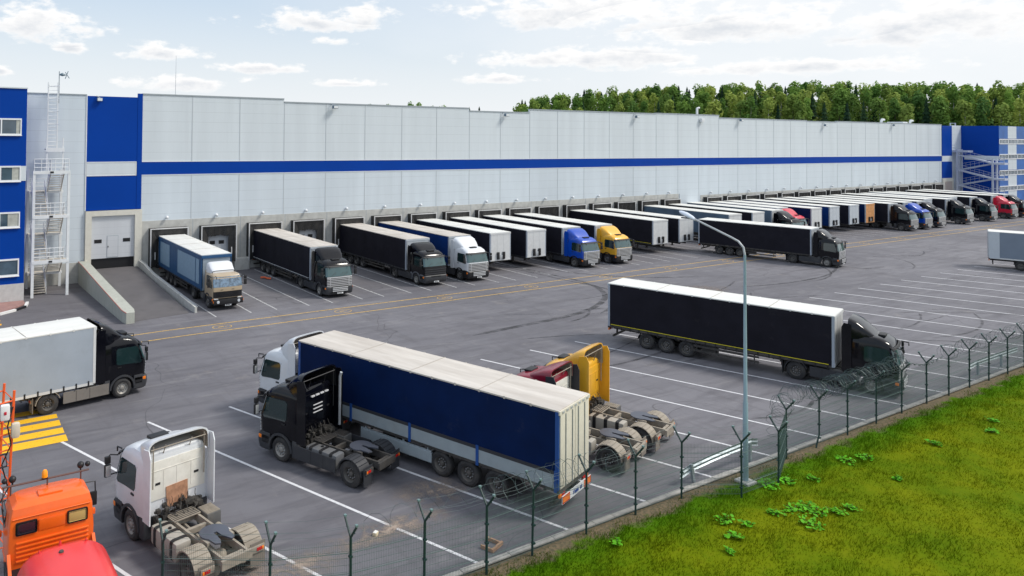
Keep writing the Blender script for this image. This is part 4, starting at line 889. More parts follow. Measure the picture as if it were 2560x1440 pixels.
    def und(b):
        b.box(x0+.05, x1-.1, -1.24, 1.24, 1.02, 1.14); 
        for y in (-.5, .5): b.box(x0+.1, x1-.5, y-.05, y+.05, .78 if not lod else .78, 1.02)
        for k in range(9): x = x0+.6+1.4*k; b.box(x-.04, x+.04, -1.2, 1.2, .93, 1.02)
        b.box(x0-.02, x0+.08, -1.25, 1.25, .98, 1.14); b.box(x0+.3, x0+.4, -1.2, 1.2, .42, .54); b.box(x0+.3, x0+.4, -.6, -.5, .5, 1.0); b.box(x0+.3, x0+.4, .5, .6, .5, 1.0)
    part('underframe', t, 'tu'+k0, [dark], und, smooth=0)
    for sg in (-1, 1):
        part('side_guard', t, f'tsg{k0}{sg}', [dark if side != 'boards' else SB], lambda b: [b.box(x0+5.7, x1-4.0, min(sg*1.17, sg*1.21), max(sg*1.17, sg*1.21), z, z+.13) for z in (.50, .78)]+([b.bev(x0+5.7, x1-4.0, min(sg*1.19, sg*1.225), max(sg*1.19, sg*1.225), .42, .86, .03)] if side == 'boards' else [])+[b.box(x, x+.06, min(sg*1.1, sg*1.18), max(sg*1.1, sg*1.18), .45, 1.02) for x in (x0+5.9, x0+7.2, x1-4.3)], smooth=0)
        if legs: part('landing_leg', t, f'tll{k0}{sg}', [dark], lambda b: [b.box(x1-2.75, x1-2.6, min(sg*.75, sg*.88), max(sg*.75, sg*.88), .3 if legs == 1 else .06, 1.02), b.box(x1-2.82, x1-2.53, min(sg*.68, sg*.95), max(sg*.68, sg*.95), .27 if legs == 1 else .0, .33 if legs == 1 else .06), b.tube([(x1-2.68, sg*.8, .8), (x1-3.2, sg*.6, 1.0)], .03, 4)], smooth=0)
        part('tail_light', t, f'ttl{k0}{sg}', [red_l, amber], lambda b: [b.bev(x0-.02, x0+.06, min(sg*.75, sg*1.05), max(sg*.75, sg*1.05), .80, .95, .02, 0), b.bev(x0-.02, x0+.06, min(sg*1.05, sg*1.2), max(sg*1.05, sg*1.2), .80, .95, .02, 1)])
        for k, xa in enumerate((2.65, 3.96, 5.27)):
            wheel(t, x0+xa, sg*1.03, .36, False, True, r=.51)
        part('mudguard', t, f'tmg{k0}{sg}', [black], lambda b: [arch(b, x0+xa, sg, .56, .59, .86, 1.22, a0, a1, 10) for xa, a0, a1 in ((2.65, 60, 175), (5.27, 5, 120))])
    part('toolbox', t, 'ttb'+k0, [dark], lambda b: [b.bev(x0+6.2, x0+7.1, -1.1, -.6, .45, .98, .03), b.tube([(x0+7.4, .7, .72), (x0+8.6, .7, .72)], .2, 10)])
HDG = lambda th: th-math.pi/2                      # th: direction (sin th, -cos th)
def rig(label, x, y, phi, P=PB, tr=None, tk=None, cat='truck', group=None, scale=None, name='semi_truck'):
    t = thing(name, label, cat, (x, y, 0), phi, group, scale)
    if tk is not None: tractor(t, P, **tk)
    if tr is not None: trailer(t, **tr)
    return t
# docked vehicles: heading -Y; trailer rear at y=72.45 -> front axle y
DN = R(-90); SC = (1, 1.07, 1); GD = 'trucks backed up to the loading docks'; GT = 'trailers left at the loading docks'
YF = 72.45-15.22
def dk(k): return (20.50+5.02*k)+.25
t = rig('old tan cab truck with a blue container trailer at the first dock', dk(0)+.0, YF+.35, DN, PTN, None, dict(style='c', high=3.5, window=mat('blue_windscreen', (.13, .20, .28), .05, spec=1, var=.7, vscale=4), chassis=dark, hatch=False, visor=False), group=GD, scale=(1, 1.0, 1))
LBp = mat('light_blue_panel', (.22, .34, .46), .5, var=.08, dirt=.1); DBp = mat('container_blue', (.012, .075, .19), .5, var=.12, dirt=.12)
trailer(t, cur=DBp, roof=RW, front=mat('container_front_grey', (.30, .36, .42), .5, dirt=.15), rear=DBp, post=DBp, L=12.9, X0=-1.4, key='ct')
for s2 in (-1, 1):
    for x, x2 in ((-13.6, -10.6), (-8.0, -3.0), (-2.8, -2.0)): part('side_panel', t, f'ctp{s2}{x}', [LBp], lambda b: b.box(x, x2, min(s2*1.265, s2*1.30), max(s2*1.265, s2*1.30), 1.55, 3.55), smooth=0)
part('roof_edge', t, 'cte', [DBp], lambda b: [b.box(-14.3, -1.38, min(s2*1.24, s2*1.31), max(s2*1.24, s2*1.31), 3.7, 3.93) for s2 in (-1, 1)]+[b.box(-1.40, -1.33, -1.29, 1.29, 3.7, 3.93)], smooth=0)
blv = mat('blue_windscreen', (.10, .22, .34), .05, spec=1, var=.6, vscale=3)
def BT(k, label, **kw): return label
rig('black truck with chrome slat grille and black curtain trailer at the third dock', dk(2)-.15, YF-.0, DN, PB, dict(roof=RD, front=FG, line=white), dict(high=3.95, chassis=dark), group=GD, scale=SC)
rig('black truck with a grey lower front and slim bars, black trailer at the fifth dock', dk(4)+.0, YF+.1, DN, PB, dict(roof=RD, front=FG, hem=LG), dict(style='b', high=3.7, chassis=dark, grille='grey', bumperm=LG, lower=mat('grey_lower_panels', (.11, .115, .13), .5, dirt=.1)), group=GD, scale=SC)
rig('white truck with blue curtain trailer at the sixth dock', dk(5)-.1, YF-.1, DN, PW, dict(cur=CBL, roof=RD, front=FG), dict(high=3.95, chassis=dark, lower=black), group=GD, scale=SC)
def park(label, x, y, **kw):
    kw.setdefault('legs', 2); t = thing('semi_trailer', label, 'trailer', (x, y, 0), DN, GT, SC); trailer(t, brackets=True, X0=-1.62, **kw); return t
park('black curtain trailer with dirty white front, right of the white truck', dk(6)+.15, YF-.1, roof=RW, front=FWm)
park('black curtain trailer with white front and brown board, left of the blue cab truck', dk(7)+.1, YF-.1, roof=RW, front=FWm)
rig('truck with a bright blue cab and black trailer, left of the yellow one', dk(8)+.1, YF-.25, DN, PBL, dict(roof=RW, front=FG), dict(high=3.9, chassis=dark, lower=black), group=GD, scale=SC)
rig('truck with a yellow cab at the docks, right of the blue cab', dk(9)+.15, YF-.25, DN, PY, dict(roof=RW, front=FWm), dict(high=3.9, chassis=dark, lower=black), group=GD, scale=SC)
park('black curtain trailer with yellow floor line, right of the yellow cab truck', dk(11)+.1, YF-.1, roof=RW, front=FWm, line=mat('yellow_tape', (.7, .6, .02), .5))
park('black curtain trailer partly behind the street lamp head', dk(12)-.2, YF-.2, roof=RW, front=FWm)
park('grey blue trailer behind the long black truck that is driving out', dk(14)-.1, YF-.1, cur=CGB, roof=RW, front=FWm, lod=1)
park('black trailer with white front, last of the near dock row', dk(15)+.3, YF+.1, cur=CB, roof=RW, front=FWm, lod=1)
# far dock row
if 0: t = thing('semi_trailer', 'short trailer with red side band, first of the far dock row', 'trailer', (106.6, YF+3.0, 0), DN, GT, SC); pass
t = rig('white box truck with grey blue side, second of the far dock row', 101.6, 57.8, DN, PB, dict(cur=CGB, roof=RW, front=FWm, lod=1), dict(high=3.9, chassis=dark, lod=1), group=GD, scale=SC)
rig('truck with a red cab behind the moving black truck', 105.9, 59.6, DN, PR, dict(cur=CBL, roof=RW, front=FG, lod=1), dict(high=3.9, chassis=dark, lod=1), group=GD, scale=SC)
park('navy trailer with plain white front left of the blue sided one', 110.0, YF-.2, cur=CN, roof=RW, front=FWm, lod=1)
park('blue sided trailer with grey front in the far dock row', 115.0, YF-.1, cur=CBL, roof=RW, front=FG, lod=1)
park('black sided trailer with pale front beside the blue sided one', 120.5, YF-.1, cur=CB, roof=RW, front=FG, lod=1)
t = park('navy trailer with an orange board front', 125.2, YF-.1, cur=CN, roof=RW, front=FO, lod=1)
for x, P, lab, rf in ((129.4, PB, 'black truck right of the orange fronted trailer, nearest black cab of the far row', RW), (134.0, PBL, 'truck with a bright blue cab in the far dock row', RW), (138.5, PB, 'black truck just right of the far blue cab', RW), (148.5, PB, 'black truck standing apart in the middle of the far row', RW), (157.8, PB, 'black truck left of the far red cab', RW), (166.4, PR, 'truck with a red and white cab near the far gate', RW), (171.6, PB, 'farthest black truck at the right edge of the photo', RW)):
    rig(lab, x, YF-1.4, DN, P, dict(roof=rf, front=FG, lod=1), dict(high=3.9, chassis=dark, lod=1, lower=LG), group=GD, scale=SC)
park('black trailer between the far black trucks, no cab', 144.6, YF+.1, cur=CB, roof=RW, front=FG, lod=1)
park('pale trailer with no cab left of the far red cab', 153.9, YF+.1, cur=CG, roof=RW, front=FG, lod=1)
# the truck pulling away in front of the far row
aD = HDG(.232); dD = (math.sin(.232), -math.cos(.232))
xr, yr = 82.6, 57.3
YT = mat('yellow_tape', (.7, .6, .02), .5)
rig('long black truck driving out in front of the far dock row', xr+dD[0]*13.4, yr+dD[1]*13.4, aD, PB, dict(roof=RW, front=FG, hem=dark), dict(high=3.9, chassis=dark, lower=LG), scale=(.90, 1.1, 1))
# A: black rig across the bays
tA = .3047; dA = (math.sin(tA), -math.cos(tA))
rig('black curtain trailer truck parked in the open yard behind the street lamp', 41.407+dA[0]*14.96, 35.624+dA[1]*14.96, HDG(tA), PB, dict(roof=RW, front=FWm, rear=FG, line=YT, X0=-1.75, hem=dark), dict(high=3.9, chassis=dark, lower=LG, axle2=-3.75), scale=(.975, 1, 1))
# B: blue curtain trailer
tB = 3.4634; dB = (math.sin(tB), -math.cos(tB))
t = rig('white truck with a navy curtain trailer parked in the middle of the yard', 21.18+dB[0]*15.3, 20.17+dB[1]*15.3, HDG(tB), PW, dict(cur=CN, roof=RD, front=BP, rear=RC, post=BP, side='boards', X0=-1.70), dict(high=3.95, chassis=dark, lower=LG, dirtyback=True))
def rb(b):
    x = -15.42; b.box(x, x+.03, -1.2, 1.2, .62, .92, 0); b.box(x-.006, x, -1.2, -.6, .64, .90, 1); b.box(x-.006, x, .6, 1.2, .64, .90, 1)
    for s2 in (-1, 1):
        for (ya, yb, za, zb) in ((.6, 1.2, .64, .67), (.6, 1.2, .87, .90), (.6, .63, .67, .87), (1.17, 1.2, .67, .87)): b.box(x-.012, x-.006, min(s2*ya, s2*yb), max(s2*ya, s2*yb), za, zb, 2)
part('rear_marker_board', t, 'rmb', [white, amber, red_l], rb, smooth=0)
bl_txt = mat('blue_lettering', (.02, .06, .3), .6)
part('lettering', t, 'rml', [bl_txt], lambda b: [b.box(-15.435, -15.426, y, y+.035, .70, .70+h, 0) for y, h in ((-.42, .14), (-.36, .1), (-.3, .12), (-.12, .09), (-.06, .14), (0, .1), (.06, .12), (.12, .09), (.18, .14), (.3, .14))], smooth=0)
# C: silver curtain truck entering at left
aC = R(9.5)
rig('black truck with a silver curtain trailer on the yellow stripes', 8.92, 41.5, aC, PB, dict(cur=CG, roof=RW, front=FWm, hem=FWm, buckles=True, X0=-1.45, post=FWm), dict(high=3.95, chassis=tan, lower=LG))
# G: trailer at the right edge
tG = .35; dG = (math.sin(tG), -math.cos(tG))
t = thing('semi_trailer', 'grey curtain trailer with pale frame at the right edge of the photo', 'trailer', (101.4+dG[0]*15.2, 35.6+dG[1]*15.2, 0), HDG(tG)); trailer(t, cur=cloth('grey_side', (.20, .24, .30)), roof=RW, front=FG, rear=FG, post=FWm, lod=1, legs=2, hem=FWm)
part('rear_side_frame', t, 'gsf', [FG], lambda b: [b.box(-15.2, -14.3, min(s2*1.25, s2*1.30), max(s2*1.25, s2*1.30), 1.1, 3.95) for s2 in (-1, 1)], smooth=0)
# bare tractors
def bare(label, x, y, phi, P, **kw): return rig(label, x, y, phi, P, None, dict(**kw), name='tractor_unit', cat='tractor unit')
hF = math.atan2(.925, -.38)
rF = bare('black tractor unit without trailer beside the navy curtain trailer', 14.35, 29.72, hF, PB, high=3.85, chassis=dark, lower=LG)
sil = mat('vent_silver', (.6, .6, .62), .4)
part('back_vent', rF, 'bvt', [sil], lambda b: [b.bev(-1.02, -.98, -.35+.0*k, .25, 2.0+.16*k, 2.035+.16*k, .006) for k in range(3)]+[b.bev(-1.06, -.98, .2-.3*k, .42-.3*k, 2.72, 2.78, .01) for k in range(4)])
part('exhaust_stack', rF, 'exs', [galv], lambda b: b.tube([(-1.35, -1.12, 1.2), (-1.35, -1.12, 3.3), (-1.42, -1.12, 3.5)], .06, 8))
hW = math.atan2(.97, -.22)
rW = bare('white tractor unit with a brown patch on its back wall', 7.45, 26.5, hW, PW, skirt=False, high=3.62, chassis=tan, lower=LG, dirtyback=True)
part('rust_patch', rW, 'rpt', [mat('rust_patch', (.42, .22, .13), .85, var=.3, vscale=5, dirt=.3, dcol=(.2, .1, .06), dscale=4)], lambda b: b.prism([(-.42, 1.25), (.38, 1.18), (.42, 1.9), (-.40, 1.93)], 'x', -1.02, -.99), smooth=0)
hR = math.atan2(.944, -.33)
def place_rear(xc, yc, phi, off=4.62): return xc+math.cos(phi)*off, yc+math.sin(phi)*off
xr_, yr_ = place_rear(26.13, 21.24, hR); rR = bare('dusty tractor unit with dark red cab behind the navy trailer', xr_, yr_, hR, mat('dark_red_paint', (.22, .004, .02), .3, coat=.3), skirt=False, back=PWd, high=3.6, chassis=tan, lower=LG, dirtyback=True, fairw=LG)
xy_, yy_ = place_rear(28.93, 21.93, hR); rY = bare('yellow tractor unit with dusty chassis and open roof deflector', xy_, yy_, hR, PY, skirt=False, high=3.9, chassis=tan, lower=LG, dirtyback=True)
# ------------------------------------------------------------------ orange truck with red tank
rO = thing('tank_truck', 'orange cab truck carrying a red tank at the bottom left corner', 'truck', (3.50, 25.35, 0), R(91))
part('cab', rO, 'ocab', [PO, black], lambda b: [b.loft([ring(TO, z) for z in zs(TO)]), b.bev(-.965, -.93, -.38, .38, 1.98, 2.32, .03)]+[b.bev(-1.0, -.93, -1.05, 1.0, 1.2+.13*k, 1.255+.13*k, .02) for k in range(5)]+[b.bev(-.6, -.2, -.35, .35, 2.83, 2.90, .03)]+[b.tube([(-.945, -1.1, 2.47), (-.945, 1.1, 2.47)], .018, 4)])
part('rear_window', rO, 'orw', [black, mat('dark_pane', (.03, .02, .03), .1, spec=.9)], lambda b: [b.bev(-.965, -.94, .42, 1.02, 1.98, 2.36, .05, 0), b.bev(-.972, -.95, .46, .98, 2.02, 2.32, .04, 1)])
part('rear_window', rO, 'orw2', [black, mat('tan_curtain_pane', (.52, .36, .13), .3)], lambda b: [b.bev(-.965, -.94, -1.02, -.42, 1.98, 2.36, .05, 0), b.bev(-.972, -.95, -.98, -.46, 2.02, 2.32, .04, 1)])
part('windshield', rO, 'ows', [glass], lambda b: patch(b, TO, 1.85, 2.4, FI0, FI1, .012))
for sg in (-1, 1):
    part('side_window', rO, f'osw{sg}', [glass], lambda b: sidepoly(b, TO, [(-.1, 1.9), (.7, 1.85), (.6, 2.4), (-.1, 2.4)], sg))
    part('mirror', rO, f'omi{sg}', [black, PO], lambda b: [b.tube([(.3, sg*1.15, 2.55), (.35, sg*1.5, 2.5), (.3, sg*1.52, 1.85)], .022, 4), b.bev(.27, .35, sg*1.45-.11, sg*1.45+.11, 1.75, 2.2, .03), b.bev(.2, .35, sg*1.38-.12, sg*1.38+.1, 1.5, 1.68, .03, 1)])
    part('spotlight', rO, f'osp{sg}', [black, lamp_g], lambda b: [(b.sphere((.15, sg*1.0, 3.22), .11, 8, 0), b.sphere((.17, sg*(1.22), 3.2), .085, 8, 0), b.tube([(.15, sg*1.0, 3.0), (.15, sg*1.0, 3.15)], .025, 4))])
    part('fender', rO, f'ofe{sg}', [PO, black], lambda b: [b.bev(-.3, .5, min(sg*.8, sg*1.22), max(sg*.8, sg*1.22), .9, 1.0, .03), b.bev(-1.3, -.35, min(sg*.7, sg*1.25), max(sg*.7, sg*1.25), .88, 1.02, .04, 1), b.prism([(-1.5, 1.0), (-1.35, 1.0), (-.95, 1.35), (-.95, 1.5)], 'y', min(sg*1.15, sg*1.24), max(sg*1.15, sg*1.24), 0)])
    part('cab_stay', rO, f'ost{sg}', [PO], lambda b: b.bev(-1.05, -.93, sg*.55-.06, sg*.55+.06, .85, 1.3, .02))
    wheel(rO, .0, sg*1.0, .32, rm=rim); wheel(rO, -3.6, sg*.93, .56, True, True)
part('light_bar', rO, 'olb', [mat('rusty_bar', (.12, .07, .06), .6)], lambda b: [b.tube([(.1, -1.25, 3.04), (.1, 1.3, 3.04)], .03, 6)]+[b.tube([(.1, y, 2.7), (.1, y, 3.04)], .025, 4) for y in (-1.0, 0, 1.05)]+[b.tube([(.1, 1.25, 3.04), (.15, 1.28, 2.4), (.1, 1.2, 1.8)], .02, 4)])
part('beacon', rO, 'obc', [mat('beacon_amber', (.95, .33, .01), .2), black], lambda b: [b.lathe([(0, .001), (0, .09), (.16, .085), (.22, .05), (.23, .001)], (.1, .08, 3.1), 'z', 12, 0), b.box(.02, .18, 0, .16, 3.05, 3.1, 1)])
part('chassis_frame', rO, 'ocf', [dark], lambda b: [b.box(-6, 1, -.5, -.38, .7, .95), b.box(-6, 1, .38, .5, .7, .95), b.bev(-1.5, -1.0, -.8, .8, .75, 1.1, .04)])
TR = mat('red_tank_paint', (.75, .035, .035), .35, var=.04, dirt=.05, dcol=(.5, .1, .08), coat=.3)
def tank(b):
    ap, n = 1.24, 20
    def sec(x, k): return [(x, -k*ap*math.copysign(abs(math.cos(a))**.62, math.cos(a)), 1.42+k*.88*math.copysign(abs(math.sin(a))**.8, math.sin(a))) for a in [2*math.pi*i/28 for i in range(28)]]
    b.loft([sec(-2.38, .55), sec(-2.44, .8), sec(-2.56, .93), sec(-2.8, 1.0), sec(-7.2, 1.0), sec(-7.4, .9), sec(-7.5, .6)])
part('tank', rO, 'otk', [TR], tank, smooth=.7)
part('tank_lug', rO, 'otl', [mat('red_lug', (.6, .02, .02), .4), dark], lambda b: [b.prism([(-.06, 0), (.06, 0), (0, .2)], 'y', -.0, .03, 0) if 0 else b.lathe([(0, .05), (.12, .03), (.16, .001)], (x, y, z), 'z', 8, 0) for x, y, z in ((-2.75, .62, 2.17), (-2.75, -.62, 2.17), (-2.6, .05, 2.22))]+[b.lathe([(0, .07), (.05, .06), (.06, .001)], (-3.1, .1, 2.29), 'z', 10, 1)])
# orange lattice ladder with lamps standing at the left edge
OM = mat('orange_lattice', (.85, .12, .02), .45, dirt=.08)
ml = thing('lattice_mast', 'orange lattice mast with hanging lamps at the left edge', 'mast', (2.2, 26.9, 0))
def mast(b):
    X = ((.42, 0), (-.75, -.1), (.20, .9), (-.95, .85))
    for x, y in X: b.tube([(x-.16, y, 0), (x+.02, y, 5.5)], .045, 5)
    z = .5; j = 0
    while z < 5.4:
        dx = .18*z/5.5
        b.tube([(X[0][0]-.16+dx, 0, z), (X[1][0]-.16+dx, -.1, z-.12)], .025, 4); b.tube([(X[2][0]-.16+dx, .9, z+.08), (X[3][0]-.16+dx, .85, z)], .025, 4)
        b.tube([(X[0][0]-.16+dx, 0, z), (X[2][0]-.16+dx, .9, z+.08)], .022, 4); z += .52; j += 1
part('lattice', ml, 'mstl', [OM], mast)
part('cable', ml, 'mstc', [black], lambda b: [b.tube([(.4, -.08, 5.0), (.25, -.1, 4.4), (.36, -.12, 3.8), (.1, -.12, 3.2), (.3, -.1, 2.4), (-.1, -.1, 1.7)], .022, 4), b.tube([(-.5, -.14, 3.5), (.2, -.16, 3.55), (.25, -.16, 3.15), (-.5, -.16, 3.1)], .03, 4)])
part('lamp_head', ml, 'msth', [white, mat('dusty_lamp', (.6, .55, .45), .5), PR], lambda b: [b.bev(.02, .30, -.3, -.08, 4.65, 5.15, .06, 0), b.bev(.12, .2, -.32, -.29, 4.85, 4.95, .02, 2), b.bev(.35, .62, -.25, 0, 4.0, 4.5, .1, 1)])
# ------------------------------------------------------------------ fence
fgreen = mat('fence_green', (.012, .040, .038), .45, dirt=.1, dcol=(.12, .14, .12)); fg_top = mat('fence_top_worn', (.14, .22, .22), .4)
wirem = mat('fence_wire', (.10, .15, .14), .5); razor = mat('razor_wire', (.06, .09, .09), .45, metal=.3)
fence = thing('mesh_fence', 'dark green wire mesh fence with razor wire between yard and grass', 'fence', (13.4, 18.75, 0))
FX, FY = 13.4, 18.75
posts = [(6.1, 21.6), (8.75, 19.95), (10.95, 19.15), (13.4, 18.85), (15.66, 18.62), (17.72, 18.68), (20.27, 18.72), (22.88, 18.75), (25.48, 18.7), (27.52, 17.55), (29.95, 17.5), (32.6, 18.7), (35.22, 18.7), (37.72, 18.73), (40.5, 18.78), (43.16, 18.82), (45.9, 18.85), (48.43, 18.83), (51.0, 18.84), (53.55, 18.83), (55.98, 18.78)]+[(58.5+2.5*i, 18.8) for i in range(12)]
def post(i, x, y):
    ln = [0, .02, -.015, .01, 0, .05, 0][i % 7]
    bend = i == 12
    def f(b):
        if bend: b.tube([(-.28, 0, -.2), (-.22, 0, .1), (0, 0, .55), (0, 0, 2.2)], .04, 6)
        else: b.tube([(-ln, 0, -.2), (0, 0, 2.2)], .04, 6)
        for s2 in (1, -1):
            b.tube([(0, 0, 2.15), (0, s2*.36, 2.62)], .036, 6); b.box(-.04, .04, min(s2*.30, s2*.38), max(s2*.30, s2*.38), 2.62, 2.67, 1)
            b.tube([(0, s2*.18, 2.42), (0, s2*.25, 2.36)], .02, 4)
        for z in (.4, 1.0, 1.6): b.box(-.05, .05, -.055, .055, z-.03, z+.03)
    part('post', fence, f'post{ln}{bend}', [fgreen, fg_top], f, (x-FX, y-FY, gh(x, y) if y < 18.9 else 0))
for i, (x, y) in enumerate(posts): post(i, x, y)
for (xa, ya), (xb, yb) in zip(posts, posts[1:]):
    if xa > 62: break
    L_ = math.hypot(xb-xa, yb-ya); d = ((xb-xa)/L_, (yb-ya)/L_)
    def f(b):
        n = int(L_/.055); w_ = .0026
        for k in range(1, n):
            x = L_*k/n; b.box(x-w_, x+w_, -w_, w_, .12, 2.08)
        z = .15
        while z < 2.1: b.box(0, L_, .004, .010, z-.0035, z+.0035); z += .2
        for z in (.5, 1.1, 1.7): b.box(0, L_, -.01, .012, z-.006, z+.006)
    o = part('mesh_panel', fence, f'mp{round(L_, 2)}', [wirem], f, (xa-FX, ya-FY, .0), smooth=0); o.rotation_euler = (0, 0, math.atan2(d[1], d[0]))
def coil(pts, r, pitch, seed, key, thick=.011, strands=1):
    rnd = random.Random(seed)
    def f(b):
        for s2 in range(strands):
            P = spl([(x-FX, y-FY, z) for x, y, z in pts], 12); out = []; ang = rnd.random()*6; acc = 0; rr = r*rnd.uniform(.85, 1.1)
            for i in range(len(P)-1):
                d = P[i+1]-P[i]; ln = d.length; t = d.normalized(); u = t.cross(Vector((0, 0, 1))).normalized(); w_ = t.cross(u); st = max(1, int(ln/pitch*10))
                for k in range(st):
                    ang += 6.2832*(ln/pitch)/st; rj = rr*(1+.25*math.sin(ang*.17+s2)+.1*math.sin(ang*.53)); out.append(P[i]+d*(k/st)+(u*math.cos(ang)+w_*math.sin(ang))*rj)
            b.tube(out, thick, 3)
    part('razor_wire', fence, key, [razor], f, smooth=0)
coil([(15.9, 18.7, 2.45), (17.9, 18.9, 2.35), (19.3, 18.85, 2.3), (20.6, 18.8, 2.5)], .34, .45, 1, 'rz1', .008)
coil([(11.5, 19.2, 2.3), (14, 19.3, 2.35), (16.0, 18.7, 2.3)], .26, 1.0, 4, 'rz1b', .006)
coil([(21.0, 18.8, 2.45), (22.3, 18.8, 2.0), (23.0, 18.8, 2.35)], .3, .6, 2, 'rz2', .008)
coil([(29.95, 17.5, 1.9), (30.1, 17.6, 2.6), (32.6, 18.6, 2.75), (35.2, 18.7, 2.6)], .36, .30, 3, 'rz3', .0075)
coil([(34.6, 18.7, 2.55), (37.7, 18.7, 2.55), (40.5, 18.8, 2.5), (43.3, 18.8, 2.6)], .34, .34, 5, 'rz4', .009, 3)
coil([(43.3, 18.8, 2.55), (45.5, 18.8, 2.1), (47.8, 18.8, 2.2)], .05, .5, 6, 'rz5', .015, 2)
coil([(47.9, 18.8, 2.4), (53, 18.8, 2.4), (60, 18.8, 2.4), (75, 18.8, 2.4)], .36, .36, 7, 'rz6', .007)
def tw(b):
    for (xa, ya), (xb, yb) in zip(posts, posts[1:]):
        for s2 in (-.36, .36):
            for f_ in (.5, 1): b.tube([(xa-FX, ya-FY+s2*f_, 2.15+.47*f_), ((xa+xb)/2-FX, (ya+yb)/2-FY+s2*f_, 2.08+.47*f_), (xb-FX, yb-FY+s2*f_, 2.15+.47*f_)], .004, 3)
part('barbed_wire', fence, 'bw', [razor], tw, smooth=0)
# ------------------------------------------------------------------ street lamp
def lampst(label, x, y, top, arm, angle=0, s=1):
    t = thing('street_lamp', label, 'street lamp', (x, y, 0), angle, 'street lamps of the yard')
    pm = mat('lamp_pole_blue_grey', (.30, .42, .50), .4, metal=.3, var=.05)
    part('pole', t, 'lpp', [pm], lambda b: b.tube([(0, 0, 0), (0, 0, 3.2), (0, 0, 3.25), (-.03, 0, 9.2)], [.115, .095, .078, .05], 12))
    part('arm', t, 'lpa', [galv], lambda b: b.tube([(-.03, 0, 9.2), (-.03, .06, 9.5), (-.03, .28, 9.72), (-.04, .6, 9.85), (-.06, 2.35, 10.45)], .045, 8))
    part('lamp_head', t, 'lph', [mat('lamp_head_white', (.62, .68, .78), .35), glass], lambda b: [b.loft([[(-.05+hw*math.cos(a), yy, zz+hz*math.sin(a)) for a in [6.2832*k/12 for k in range(12)]] for yy, zz, hw, hz in ((2.25, 10.40, .05, .05), (2.4, 10.47, .12, .09), (2.7, 10.58, .17, .11), (2.95, 10.66, .13, .08), (3.05, 10.7, .04, .03))]), b.box(-.15, .05, 2.5, 2.9, 10.42, 10.47, 1)])
    part('base_plate', t, 'lpb', [conc], lambda b: b.bev(-.3, .3, -.3, .3, -.1, .06, .02))
lampst('tall blue grey street lamp standing in the fence line at the grass edge', 28.95, 18.28, 0, 0)
lampst('far street lamp seen partly above the last docked trucks at right', 150.4, 33.5, 0, 0)
# ------------------------------------------------------------------ crash barrier pieces
gr_ = mat('barrier_steel', (.38, .44, .47), .4, metal=.5, dirt=.15)
def barrier(label, pts, posts_, x0, y0):
    t = thing('crash_barrier', label, 'crash barrier', (x0, y0, 0))
    def beam(b):
        prof = [(0, .16), (.05, .12), (.05, .05), (0, 0), (.05, -.05), (.05, -.12), (0, -.16)]; rings = []
        for x, y, z in pts: rings.append([(x-x0, y-y0+p, z+q_) for p, q_ in prof]+[(x-x0, y-y0+p-.008, z+q_) for p, q_ in prof[::-1]])
        b.loft(rings)
    part('beam', t, label, [gr_], beam, smooth=0)
    for k, (x, y, lean) in enumerate(posts_): part('post', t, label+str(k), [gr_], lambda b: b.loft([[(x-x0+lean-.06, y-y0-.05, 0), (x-x0+lean+.06, y-y0-.05, 0), (x-x0+lean+.06, y-y0+.05, 0), (x-x0+lean-.06, y-y0+.05, 0)], [(x-x0-.06, y-y0-.05, .75), (x-x0+.06, y-y0-.05, .75), (x-x0+.06, y-y0+.05, .75), (x-x0-.06, y-y0+.05, .75)]]), smooth=0)
barrier('bent steel crash barrier lying crooked behind the street lamp', [(26.3, 19.35, .42), (26.9, 19.3, .62), (28.3, 19.3, .72), (29.6, 19.3, .78), (31.0, 19.3, .82), (31.5, 19.3, .72)], [(26.9, 19.3, .15), (30.9, 19.3, 0)], 26.3, 19.3)
barrier('short steel crash barrier end at the right edge of the yard', [(53.2, 19.6, .65), (54.0, 19.6, .72), (56.5, 19.6, .74), (60, 19.6, .74)], [(54.2, 19.6, 0), (57.5, 19.6, 0)], 53.2, 19.6)
# ------------------------------------------------------------------ small litter
cr = thing('wooden_frame', 'small broken wooden frame lying on the asphalt by the kerb', 'wooden frame', (16.9, 19.55, 0), R(20))
wdm = mat('old_wood', (.36, .22, .14), .8, var=.2, vscale=8)
part('board', cr, 'wf1', [wdm], lambda b: [b.bev(-.35, .35, -.04, .04, 0, .12, .01)], smooth=0); part('board', cr, 'wf2', [wdm], lambda b: [b.bev(-.35, -.28, .04, .45, 0, .12, .01)], smooth=0); part('board', cr, 'wf3', [wdm], lambda b: [b.bev(.22, .29, .04, .6, 0, .12, .01)], smooth=0)
bx = thing('box', 'small cream box lying behind the fence on the asphalt', 'box', (13.75, 22.3, 0), R(30)); part('body', bx, 'bxx', [mat('cream_card', (.65, .56, .38), .7)], lambda b: b.bev(-.1, .1, -.07, .07, 0, .12, .01)); part('lid', bx, 'bxl', [mat('white_card', (.75, .74, .7), .7)], lambda b: b.box(-.09, .09, -.06, .06, .121, .13), smooth=0)
ck = thing('wheel_chock', 'orange red chock on the ground beside the third dock trailer', 'chock', (28.2, 66.2, 0), R(-60)); part('body', ck, 'chk', [mat('chock_red', (.75, .13, .04), .5)], lambda b: b.tube([(-.6, 0, .1), (-.2, .12, .14), (.2, -.05, .12), (.55, .1, .1)], .09, 6))
